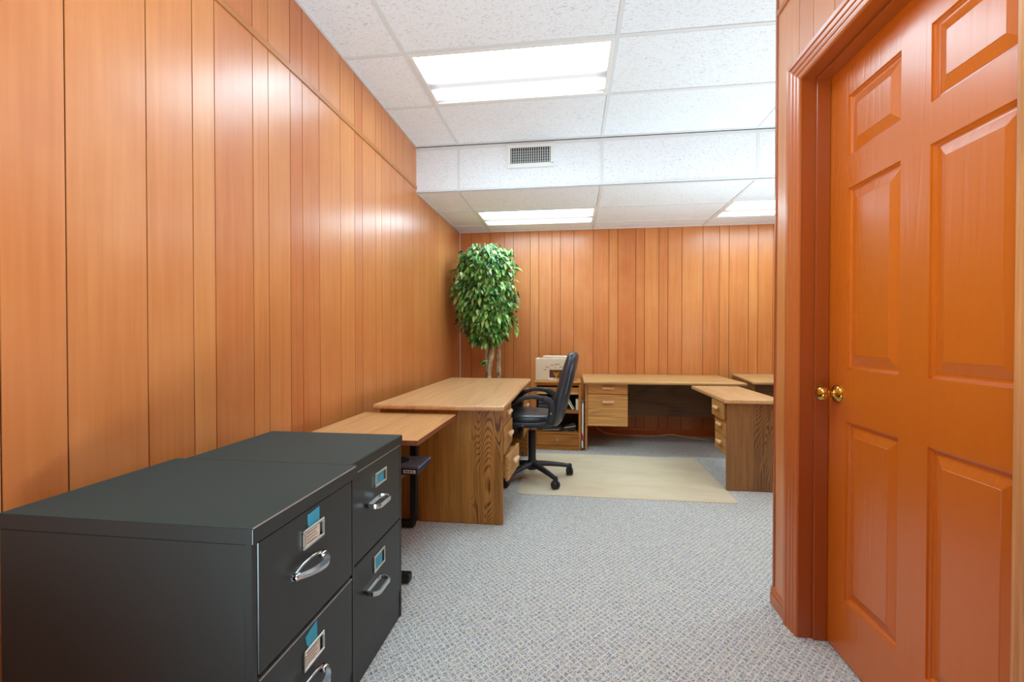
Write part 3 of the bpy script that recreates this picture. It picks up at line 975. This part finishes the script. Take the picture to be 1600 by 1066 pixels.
k_.build('key', M['nickel'], dw, off=C0)['label'] = 'small key in the lock'

# things in and on the bookcase
def simple(name, mb, mat, label, cat, group=None, smooth=None):
    o = mb.build(name, mat, None, smooth)
    # put the origin at the base of the thing
    me = o.data
    n = len(me.vertices)
    xs = [v.co.x for v in me.vertices]; ysv = [v.co.y for v in me.vertices]; zsv = [v.co.z for v in me.vertices]
    c = Vector(((min(xs) + max(xs)) / 2, (min(ysv) + max(ysv)) / 2, min(zsv)))
    me.transform(Matrix.Translation(-c)); o.location = c
    return tag(o, label, cat, group)

S1 = .4022
# dark flat boxes at the left, separated by pale sheets
zc = S1
for i, (h, lab) in enumerate(((.040, 'dark flat box at the bottom of the stack in the upper bookcase shelf'),
                              (.038, 'dark flat box in the middle of the stack in the upper bookcase shelf'),
                              (.036, 'dark flat box on top of the stack in the upper bookcase shelf'))):
    t = empty('storage_box', (-.25, 4.75, zc), 0, lab, 'box', 'dark flat boxes stacked on the upper bookcase shelf')
    MB().box(-.335, -.17, 4.625, 4.87, zc, zc + h - .004, .001, 1).build('box_body', M['navy'], t, off=(-.25, 4.75, zc))
    MB().box(-.337, -.168, 4.623, 4.872, zc + h - .004, zc + h - .0002, .001, 1).build('lid', M['bluegrey'], t, off=(-.25, 4.75, zc))
    zc += h
zc = S1
for i, (h, lab) in enumerate(((.055, 'dark box file with a grey blue label lying on the upper bookcase shelf'),
                              (.058, 'dark box file with a grey blue label lying on top of another box file'))):
    o0 = (-.08, 4.87, zc)
    t = empty('box_file', o0, 0, lab, 'box file', 'box files lying on the upper bookcase shelf')
    MB().box(-.15, -.022, 4.77, 4.98, zc, zc + h - .0005, .002, 1).build('file_body', M['navy'], t, off=o0)
    MB().box(-.125, -.030, 4.7685, 4.7705, zc + .013, zc + h - .012).build('spine_label', M['bluegrey'], t, off=o0)
    zc += h
def leaning(x, w, h, ang, mat, label, depth=.13):
    Mx = Matrix.Translation((x, 0, S1 + .0005)) @ Matrix.Rotation(ang, 4, 'Y')
    b = MB().box(0, w, 4.612, 4.612 + depth, 0, h, .001, 1, M=Mx)
    o0 = (x, 4.73, S1)
    t = empty('book', o0, 0, label, 'book', 'books leaning on the upper bookcase shelf')
    b.build('cover', mat, t, off=o0)
    MB().box(w * .2, w * .8, 4.6115, 4.61 + depth, .004, h + .0012, M=Mx).build('pages', M['paper'], t, off=o0)
leaning(.010, .016, .158, -math.radians(32), M['greenbk'], 'pale grey green book leaning left across the upper bookcase shelf')
leaning(.0315, .008, .150, -math.radians(29), M['navy'], 'thin dark book leaning on the pale grey green book')
leaning(.044, .026, .108, 0, M['cream'], 'cream coloured book standing against the right side of the bookcase')

S2 = .1785
o0 = (-.17, 4.75, S2)
t = empty('laptop_computer', o0, 0, 'flat black computer with silver edges lying in the lower bookcase shelf', 'computer')
Mx = Matrix.Translation((-.2, 4.63, S2 + .001)) @ Matrix.Rotation(-math.radians(3), 4, 'Y')
MB().box(-.10, .11, 0, .24, .004, .028, .003, 1, M=Mx).build('base', M['plastic'], t, off=o0)
MB().box(-.098, .108, .002, .24, .028, .040, .003, 1, M=Mx).build('screen_lid', M['navy'], t, off=o0)
MB().box(-.10, .08, -.0015, .002, .012, .020, M=Mx).build('silver_edge', M['nickel'], t, off=o0)
o0 = (-.02, 4.75, S2)
t = empty('desk_device', o0, 0, 'wedge shaped black device with a silver bar in the lower bookcase shelf', 'office device')
w = MB().prism([(-.075, S2 + .006), (.045, S2 + .006), (.045, S2 + .075), (.02, S2 + .085), (-.075, S2 + .045)], 4.66, 4.80, 'y', .004, 2)
w.build('device_body', M['plastic'], t, off=o0)
MB().prism([(-.075, S2 + .030), (.044, S2 + .052), (.044, S2 + .060), (-.075, S2 + .038)], 4.655, 4.66, 'y').build('silver_bar', M['nickel'], t, off=o0)
f_ = MB()
for x in (-.06, .03): f_.box(x, x + .02, 4.66, 4.80, S2, S2 + .007, .001, 1)
f_.build('feet', M['nickel'], t, off=o0)

# carton with a picture on its front
c0 = (-.20, 4.80, ZT)
t = empty('cardboard_carton', c0, 0, 'beige carton with a picture of a gold ornament, on top of the bookcase', 'carton')
MB().box(-.370, -.045, 4.70, 4.95, ZT, ZT + .225, .003, 1).build('carton_body', M['carton'], t, off=c0)
pz = ZT + .004; yf = 4.6985
MB().box(-.225, -.085, yf, 4.701, ZT + .012, ZT + .110).build('picture', M['pict'], t, off=c0)
g_ = MB()
gx = -.155
g_.box(gx - .004, gx + .004, yf - .0008, yf, ZT + .02, ZT + .08)
g_.box(gx - .03, gx + .03, yf - .0008, yf, ZT + .016, ZT + .028)
for s in (-1, 1):
    for k in range(3):
        Mx = Matrix.Translation((gx + s * .004, yf - .0004, ZT + .045 + .013 * k)) @ Matrix.Rotation(s * math.radians(50), 4, 'Y')
        g_.box(-.002, .002, -.0004, .0004, 0, .034, M=Mx)
g_.build('ornament_print', M['gold'], t, off=c0)
MB().box(-.235, -.150, yf - .0004, 4.7005, ZT + .002, ZT + .030).build('white_band', M['paper'], t, off=c0)
l = MB()
for (x, z, a) in ((-.285, .108, 0), (-.265, .136, 0), (-.215, .155, 0), (-.17, .165, 0), (-.155, .165, 0), (-.12, .138, 0)):
    MB().box(x, x + .032, yf - .0004, 4.7005, ZT + z, ZT + z + .005).build('caption_print', M['ink'], t, off=c0)
for (xa, za, xb, zb) in ((-.235, .134, -.205, .112), (-.168, .160, -.166, .112), (-.115, .136, -.135, .112)):
    d_ = Vector((xb - xa, 0, zb - za)); ang = math.atan2(d_.x, d_.z)
    Mx = Matrix.Translation((xa, yf, ZT + za)) @ Matrix.Rotation(ang, 4, 'Y')
    MB().box(-.0008, .0008, -.0004, .0004, 0, d_.length, M=Mx).build('pointer_line', M['ink'], t, off=c0)
p0 = (-.2, 4.82, ZT + .2252)
t = empty('magazine', p0, math.radians(2), 'red and white magazine lying on the beige carton', 'magazine')
MB().box(-.13, .14, -.09, .10, 0, .008, .001, 1).build('pages', M['paper'], t)
MB().box(-.132, .0, -.092, .102, .008, .0105, .0008, 1).build('red_cover', M['red'], t)
p0 = (-.17, 4.83, ZT + .2360)
t = empty('paper_sheaf', p0, -math.radians(6), 'sheaf of white papers on top of the red and white magazine', 'papers')
MB().box(-.12, .15, -.10, .08, 0, .012, .001, 1).build('sheets', M['paper'], t)
MB().box(-.10, .145, -.098, .078, .012, .0135).build('cover_sheet', M['carton'], t)
# small grey thing right of the carton, half behind the chair
q0 = (.02, 4.76, ZT)
t = empty('desk_ornament', q0, 0, 'small grey rounded object on the bookcase half hidden behind the chair back', 'ornament')
MB().lathe([(.0, 0), (.034, 0), (.034, .008), (.008, .014), (.007, .10), (.0, .10)], q0, 'z', 18).build('stand', M['greymetal'], t, SM, off=q0)
hd = MB().lathe([(.0, -.03), (.030, -.028), (.042, -.012), (.044, .006), (.034, .022), (.014, .032), (.0, .033)], (.02, 4.76, ZT + .125), 'x', 22)
hd.build('rounded_head', M['greymetal'], t, SM, off=q0)

# white roll/folder between bookcase and desk
o0 = (.109, 4.72, 0)
t = empty('document_folder', o0, 0, 'tall white folder with a red band wedged between bookcase and desk', 'folder')
Mx = Matrix.Translation((.109, 4.60, .002)) @ Matrix.Rotation(math.radians(.5), 4, 'Y')
MB().box(-.009, .009, 0, .26, 0, .465, .003, 1, M=Mx).build('folder_body', M['paper'], t, off=o0)
MB().prism([(-.0095, .105), (.0095, .09), (.0095, .145), (-.0095, .185)], -.0012, .26, 'y', M=Mx).build('red_band', M['red'], t, off=o0)
MB().box(-.0093, .0093, -.001, .0, .004, .022, M=Mx).build('dark_foot', M['ink'], t, off=o0)

# ------------------------------------------------------------------ chair mat
def rrect(x0, x1, y0, y1, r, n=8):
    pts = []
    for (cx, cy, a0) in ((x1 - r, y1 - r, 0), (x0 + r, y1 - r, 90), (x0 + r, y0 + r, 180), (x1 - r, y0 + r, 270)):
        for k in range(n + 1):
            a = math.radians(a0 + 90 * k / n)
            pts.append((cx + r * math.cos(a), cy + r * math.sin(a)))
    return pts
simple('chair_mat', MB().prism(rrect(-.398, 1.142, 3.272, 4.435, .05), .0005, .0045, 'z', .001, 1), M['vinyl'],
       'beige vinyl chair mat lying on the carpet between the desks', 'mat')

# ------------------------------------------------------------------ office chair
H0 = (-.315, 3.655, .0045)
ch = empty('office_chair', H0, 0, 'black leather office chair on five castors standing on the mat', 'chair')
hx, hy, hz = H0
# base: hub and five arms
hub = MB()
hub.lathe([(.0, .075), (.042, .078), (.045, .10), (.038, .135), (.032, .15), (.0, .15)], (hx, hy, 0), 'z', 20)
hub.build('hub', M['plastic'], ch, SM, off=H0)
for k in range(5):
    a = math.radians(-52 + 72 * k)
    ca, sa = math.cos(a), math.sin(a)
    m = MB()
    P, Rr = [], []
    for q in range(9):
        u = q / 8
        r = .03 + u * .285
        P.append((hx + ca * r, hy + sa * r, .118 - .036 * u ** 1.6)); Rr.append(.031 - .011 * u)
    m.tube(P, Rr, 12, ratio=.75)
    arm = m.build('base_arm', M['plastic'], ch, SM, off=H0)
    cx_, cy_ = hx + ca * .32, hy + sa * .32
    c_ = MB()
    c_.lathe([(.0, .052), (.016, .052), (.019, .062), (.019, .088), (.014, .098), (.0, .10)], (cx_, cy_, 0), 'z', 14)
    # twin wheels, each trailing at its own angle
    b_ang = a + (k * 1.3)
    wx, wy = math.cos(b_ang), math.sin(b_ang)
    Mx = Matrix.Translation((cx_, cy_, .0358)) @ Matrix.Rotation(b_ang, 4, 'Z')
    for s in (-1, 1):
        c_.lathe([(.0, s * .003), (.026, s * .003), (.031, s * .008), (.031, s * .018), (.024, s * .027), (.0, s * .030)], (0, 0, 0), 'y', 20, M=Mx)
    c_.box(-.016, .016, -.0045, .0045, -.018, .03, .003, 1, M=Mx)
    c_.build('castor', M['rubber'], arm, SM, off=H0)
MB().lathe([(.0, .15), (.031, .15), (.031, .385), (.027, .39), (.0, .39)], (hx, hy, 0), 'z', 20).build('gas_lift', M['plastic'], ch, SM, off=H0)
MB().lathe([(.0, .34), (.014, .34), (.014, .43), (.0, .43)], (hx, hy, 0), 'z', 14).build('piston', M['greymetal'], ch, SM, off=H0)
mc = MB().prism([(hx - .14, .415), (hx + .14, .42), (hx + .13, .452), (hx - .16, .452)], hy - .06, hy + .06, 'y', .006, 2)
mc.tube([(hx - .07, hy - .05, .43), (hx - .07, hy - .14, .415), (hx - .08, hy - .19, .41)], .006, 8)
mc.build('tilt_mechanism', M['plastic'], ch, SM, off=H0)
MB().lathe([(.0, -.02), (.020, -.02), (.024, -.012), (.024, .012), (.018, .02), (.0, .02)], (hx - .085, hy - .06, .405), 'x', 16).build('tension_knob', M['plastic'], ch, SM, off=H0)
# seat: cushion lofted front (-X) to back, waterfall front edge
def superring(cx, cy, cz, ax, ay, n=28, p=3.2):
    out = []
    for k in range(n):
        a = 2 * PI * k / n
        c, s = math.cos(a), math.sin(a)
        out.append((cx + ax * math.copysign(abs(c) ** (2 / p), c), cy + ay * math.copysign(abs(s) ** (2 / p), s), cz))
    return out
sx = hx - .045
sr = []
for (z, ex, ey) in ((.470, .215, .205), (.476, .238, .232), (.492, .246, .240), (.512, .246, .240), (.528, .240, .234), (.540, .222, .216), (.546, .16, .16), (.536, .08, .08), (.532, .02, .02)):
    sr.append(superring(sx, hy, z, ex, ey))
MB().loft(sr).build('seat', M['leather'], ch, math.radians(70), off=H0)
for (dx, dy) in ((-.09, -.1), (.07, -.1), (-.09, .1), (.07, .1)):
    MB().lathe([(.0, .538), (.012, .538), (.012, .544), (.006, .547), (.0, .547)], (sx + dx, hy + dy, 0), 'z', 12).build('tuft_button', M['leather'], ch, SM, off=H0)
MB().loft([superring(sx, hy, .448, .20, .19), superring(sx, hy, .452, .232, .226), superring(sx, hy, .470, .238, .232)]).build('seat_pan', M['plastic'], ch, SM, off=H0)
# backrest: lofted from bottom to top, leaning back to +X
br = []
for (z, xc, hw, th) in ((.455, -.135, .10, .018), (.463, -.134, .17, .040), (.50, -.118, .205, .052), (.56, -.100, .222, .056), (.64, -.080, .232, .056), (.74, -.054, .236, .054),
                        (.84, -.026, .232, .052), (.92, -.004, .222, .048), (.975, .012, .205, .044), (1.005, .021, .178, .036), (1.020, .026, .13, .022), (1.024, .028, .07, .010)):
    ring = []
    n = 28
    for k in range(n):
        a = 2 * PI * k / n
        c, s = math.cos(a), math.sin(a)
        p = 3.4
        yy = hw * math.copysign(abs(c) ** (2 / p), c)
        xx = th * math.copysign(abs(s) ** (2 / 2.6), s)
        dish = .018 * (abs(yy) / max(hw, .01)) ** 2 if hw > .15 else 0
        ring.append((xc + xx - dish, hy + yy, z - xx * .25))
    br.append(ring)
MB().loft(br).build('backrest', M['leather'], ch, math.radians(70), off=H0)
# back shell seam (pale worn patch seen on the side)
MB().tube([(-.040 + .026 * u, hy - .236 - .002 * math.sin(u * 9), .72 + .12 * u) for u in [q / 10 for q in range(11)]], .0022, 6).build('worn_seam', M['greymetal'], ch, off=H0)
# arms: loop from seat side up the back and forward
for s in (-1, 1):
    ya = hy + s * .262
    m = MB()
    pts = [(-.56, .486), (-.45, .480), (-.33, .478), (-.24, .482), (-.185, .495), (-.158, .525), (-.148, .57), (-.144, .615), (-.150, .648), (-.175, .668), (-.215, .682), (-.26, .692),
           (-.30, .693), (-.34, .686), (-.38, .672), (-.42, .650), (-.45, .63)]
    # smooth with Catmull-Rom
    out = []
    for i in range(len(pts) - 1):
        p0 = pts[max(i - 1, 0)]; p1 = pts[i]; p2 = pts[i + 1]; p3 = pts[min(i + 2, len(pts) - 1)]
        for q in range(4):
            u = q / 4
            f = lambda a, b, c, d: .5 * ((2 * b) + (-a + c) * u + (2 * a - 5 * b + 4 * c - d) * u * u + (-a + 3 * b - 3 * c + d) * u ** 3)
            out.append((f(p0[0], p1[0], p2[0], p3[0]), ya, f(p0[1], p1[1], p2[1], p3[1])))
    out.append((pts[-1][0], ya, pts[-1][1]))
    N = len(out)
    rad = []
    for i in range(N):
        u = i / (N - 1)
        rad.append(.017 if u < .28 else (.026 - .012 * abs(u - .45) if u < .62 else .016 - .006 * max(0, u - .9) / .1))
    # section is wide across (Y) for the pad, deep for the upright
    m.tube(out, rad, 14, up=(0, 1, 0), ratio=1.25, square=True)
    ar = m.build('armrest', M['plastic'], ch, SM, off=H0)
    for (bx, bz, by) in ((-.150, .575, .030), (-.36, .480, .023)):
        MB().lathe([(.0, 0), (.007, 0), (.007, -.003), (.0, -.003)], (bx, ya + s * by, bz), 'y', 12).build('bolt', M['greymetal'], ar, off=H0)
# ------------------------------------------------------------------ artificial ficus
F0 = (-.90, 4.93, 0)
tr = empty('ficus_tree', F0, 0, 'tall leafy ficus tree with bare twisted trunks in the far left corner', 'tree')
p_ = MB().lathe([(.0, .0), (.12, .0), (.155, .26), (.165, .28), (.155, .28), (.145, .25), (.0, .25)], F0, 'z', 28).build('pot', M['pot'], tr, SM, off=F0)
MB().lathe([(.0, .245), (.146, .245), (.10, .262), (.0, .268)], F0, 'z', 20).build('moss', M['moss'], tr, SM, off=F0)
rf = random.Random(11)
for k, (dx0, dy0, dx1, dy1, r0, ph) in enumerate(((-.02, .0, -.02, .0, .034, .3), (.035, -.04, -.01, -.01, .038, 1.7), (.10, .01, .035, .0, .032, 3.9))):
    P, Rr = [], []
    for q in range(26):
        u = q / 25
        z = .25 + u * 1.45
        w = .022 * math.sin(u * 9 + ph) + .008 * math.sin(u * 23 + ph * 2)
        P.append((F0[0] + dx0 + (dx1 - dx0) * u + w + .03 * (u > .0) * u * 1.2, F0[1] + dy0 + (dy1 - dy0) * u + .018 * math.cos(u * 8 + ph), z))
        Rr.append((r0 * (1 - .45 * u)) * (1 + .12 * math.sin(q * 2.1 + k)))
    MB().tube(P, Rr, 10).build('trunk', M['bark'], tr, SM, off=F0)
# crown: drooping sprays of pointed leaves on thin twigs
def crown_r(z):
    """half width of the crown at height z (from its outline)"""
    prof = [(1.06, .05), (1.12, .20), (1.22, .27), (1.35, .35), (1.5, .385), (1.7, .385), (1.9, .355), (2.0, .32), (2.06, .26), (2.10, .16), (2.125, .05)]
    for (a, ra), (b, rb) in zip(prof, prof[1:]):
        if a <= z <= b: return ra + (rb - ra) * (z - a) / (b - a)
    return 0
def crown_c(z):
    return -.935 + (.02 if z < 1.4 else 0) + .015 * math.sin(z * 5)
leafV, leafF = [], []
def leaf(p, d, L, W, droop, roll):
    """pointed leaf starting at p heading along d"""
    d = d.normalized()
    side = d.cross(Vector((0, 0, 1)))
    if side.length < .05: side = Vector((1, 0, 0))
    side.normalize()
    nrm = side.cross(d).normalized()
    side = (side * math.cos(roll) + nrm * math.sin(roll)).normalized()
    nrm = side.cross(d).normalized()
    prof = ((0, .06), (.22, .78), (.48, 1.0), (.76, .62), (1.0, .0))
    base = len(leafV)
    c = Vector(p)
    dd = d.copy()
    prev = 0
    pts = []
    for (u, w) in prof:
        c = c + dd * (L * (u - prev)); prev = u
        dd = (dd + Vector((0, 0, -droop * .35))).normalized()
        pts.append((c.copy(), w * W * .5))
    for (q, w) in pts[:-1]:
        leafV.extend([q + side * w + nrm * w * .35, q, q - side * w + nrm * w * .35])
    leafV.append(pts[-1][0])
    for i in range(3):
        a = base + i * 3
        leafF.append((a, a + 1, a + 4, a + 3)); leafF.append((a + 1, a + 2, a + 5, a + 4))
    a = base + 9; e_ = base + 12
    leafF.append((a, a + 1, e_)); leafF.append((a + 1, a + 2, e_))
twig = MB()
XW, YW = XL + .012, YB - .012
nsp = 640
for k in range(nsp):
    z = 1.09 + (2.10 - 1.09) * rf.random() ** .85
    R = crown_r(z)
    ang = rf.uniform(0, 2 * PI)
    if rf.random() < .45: ang = rf.uniform(-PI * .95, -PI * .05)       # denser toward the room
    rr = R * (rf.uniform(.55, 1.0))
    cx = crown_c(z)
    notch = .0
    # two lobes at the top
    tip = Vector((cx + rr * math.cos(ang), F0[1] + rr * .92 * math.sin(ang), z))
    if z > 1.98 and abs(tip.x - cx + .01) < .06: tip.z -= .07
    root = Vector((cx + .10 * math.cos(ang), F0[1] + .10 * math.sin(ang), z + rf.uniform(-.05, .10)))
    mid = (root + tip) * .5 + Vector((0, 0, .05))
    out = Vector((math.cos(ang), math.sin(ang), 0))
    if k % 2 == 0: twig.tube([root, mid, tip], [.004, .003, .0015], 5)
    nl = rf.randint(5, 8)
    for j in range(nl):
        u = rf.uniform(.35, 1.0)
        p = root.lerp(tip, u) + Vector((rf.uniform(-.03, .03), rf.uniform(-.03, .03), rf.uniform(-.03, .04)))
        dr_ = out * rf.uniform(.3, 1.0) + Vector((rf.uniform(-.6, .6), rf.uniform(-.6, .6), rf.uniform(-.9, .15)))
        leaf(p, dr_, rf.uniform(.055, .098), rf.uniform(.024, .039), rf.uniform(.3, 1.1), rf.uniform(-.7, .7))
# a few arching shoots and the small shoot on the trunk
for (ax, az, bx, bz) in ((-1.26, 1.86, -1.30, 1.66), (-1.22, 1.55, -1.23, 1.40), (-.60, 1.35, -.575, 1.20), (-.66, 2.05, -.64, 2.09)):
    a = Vector((ax, F0[1] - .05, az)); b_ = Vector((bx, F0[1] - .07, bz))
    twig.tube([a + Vector((.10 if ax < -.9 else -.10, .05, -.02)), a, b_], [.003, .002, .001], 5)
    for j in range(7):
        p = a.lerp(b_, j / 6)
        leaf(p, Vector((rf.uniform(-.5, .5), rf.uniform(-.6, .2), -.7)), .075, .028, .6, rf.uniform(-.6, .6))
for j in range(6):
    leaf(Vector((-.925, F0[1] - .06, .87)), Vector((rf.uniform(-1, .1), rf.uniform(-.6, .2), rf.uniform(-.6, .4))), .075, .036, .5, rf.uniform(-.6, .6))
# keep every leaf inside the room
for v in leafV:
    if v.x < XW: v.x = XW + (XW - v.x) * .3
    if v.y > YW: v.y = YW - (v.y - YW) * .3
fo = MB().quads(leafV, leafF).build('foliage', M['leaf'], tr, math.radians(80), off=F0)
twig.build('twigs', M['bark'], tr, SM, off=F0)

# ------------------------------------------------------------------ outlet and cord under the back desk
o0 = (.26, YB - .003, .21)
t = empty('wall_outlet', o0, 0, 'metal wall outlet with a plugged adapter under the back desk', 'outlet')
MB().box(-.055, .055, -.006, 0, -.058, .058, .003, 1).build('plate', M['greymetal'], t)
MB().box(-.048, -.004, -.030, -.006, -.03, .03, .004, 1).build('adapter', M['brass'], t)
for z in (-.026, .026):
    MB().box(.010, .040, -.008, -.006, z - .014, z + .014, .001, 1).build('socket', M['navy'], t)
cp = [(.235, 5.385, .205), (.255, 5.34, .15), (.30, 5.33, .085), (.36, 5.33, .045), (.45, 5.34, .020), (.62, 5.35, .010), (.74, 5.345, .0065), (.86, 5.34, .0065), (.97, 5.345, .010),
      (1.07, 5.36, .020), (1.15, 5.37, .022), (1.22, 5.36, .012), (1.32, 5.33, .0065), (1.42, 5.25, .0065), (1.5, 5.2, .0065)]
out = []
for i in range(len(cp) - 1):
    p0, p1, p2, p3 = cp[max(i - 1, 0)], cp[i], cp[i + 1], cp[min(i + 2, len(cp) - 1)]
    for q in range(5):
        u = q / 5
        out.append(tuple(.5 * ((2 * p1[c]) + (-p0[c] + p2[c]) * u + (2 * p0[c] - 5 * p1[c] + 4 * p2[c] - p3[c]) * u * u + (-p0[c] + 3 * p1[c] - 3 * p2[c] + p3[c]) * u ** 3) for c in range(3)))
out.append(cp[-1])
simple('power_cord', MB().tube(out, .0058, 8), M['cord'], 'thin beige cord trailing along the floor under the back desk', 'cord', smooth=SM)

# ------------------------------------------------------------------ added ceiling fill, out of view: spots beyond the partition and behind the viewer
def fill_spot(name, loc, aim, watts, size, rad):
    l = bpy.data.lights.new(name, 'SPOT'); l.energy = watts; l.spot_size = math.radians(size); l.spot_blend = 1.0; l.shadow_soft_size = rad
    l.color = (.64, .86, .97)
    o = bpy.data.objects.new(name, l); COL.objects.link(o)
    o.location = loc
    o.rotation_euler = (Vector(aim) - Vector(loc)).to_track_quat('-Z', 'Y').to_euler()
fill_spot('ceiling_fill_right', (2.0, 3.25, .8), (1.2, 3.5, 2.8), 160, 155, .2)  # added fill, no lamp stands here
fill_spot('ceiling_fill_rear', (-.40, -.40, .15), (-.40, 1.55, 2.8), 290, 105, .25)  # added fill aimed at the near ceiling

# ------------------------------------------------------------------ world, camera, view
wd = bpy.data.worlds.new('world'); scene.world = wd
wd.use_nodes = True
wd.node_tree.nodes['Background'].inputs[0].default_value = (.9, .95, 1, 1)
wd.node_tree.nodes['Background'].inputs[1].default_value = .0

cd = bpy.data.cameras.new('camera')
cam = bpy.data.objects.new('camera', cd); COL.objects.link(cam)
cd.sensor_width = 36; cd.lens = 36 * 711 / 1600
cd.clip_start = .02
cam.location = (0, 0, 1.15)
cam.rotation_euler = (PI / 2 - math.atan(8 / 711), 0, math.atan(93 / 711))
scene.camera = cam

scene.view_settings.view_transform = 'Standard'
scene.view_settings.look = 'None'
scene.view_settings.gamma = 1
scene.view_settings.exposure = 0.22
scene.view_settings.use_curve_mapping = False
scene.cycles.use_denoising = True
scene.cycles.max_bounces = 10
scene.cycles.diffuse_bounces = 8
scene.cycles.sample_clamp_indirect = 6
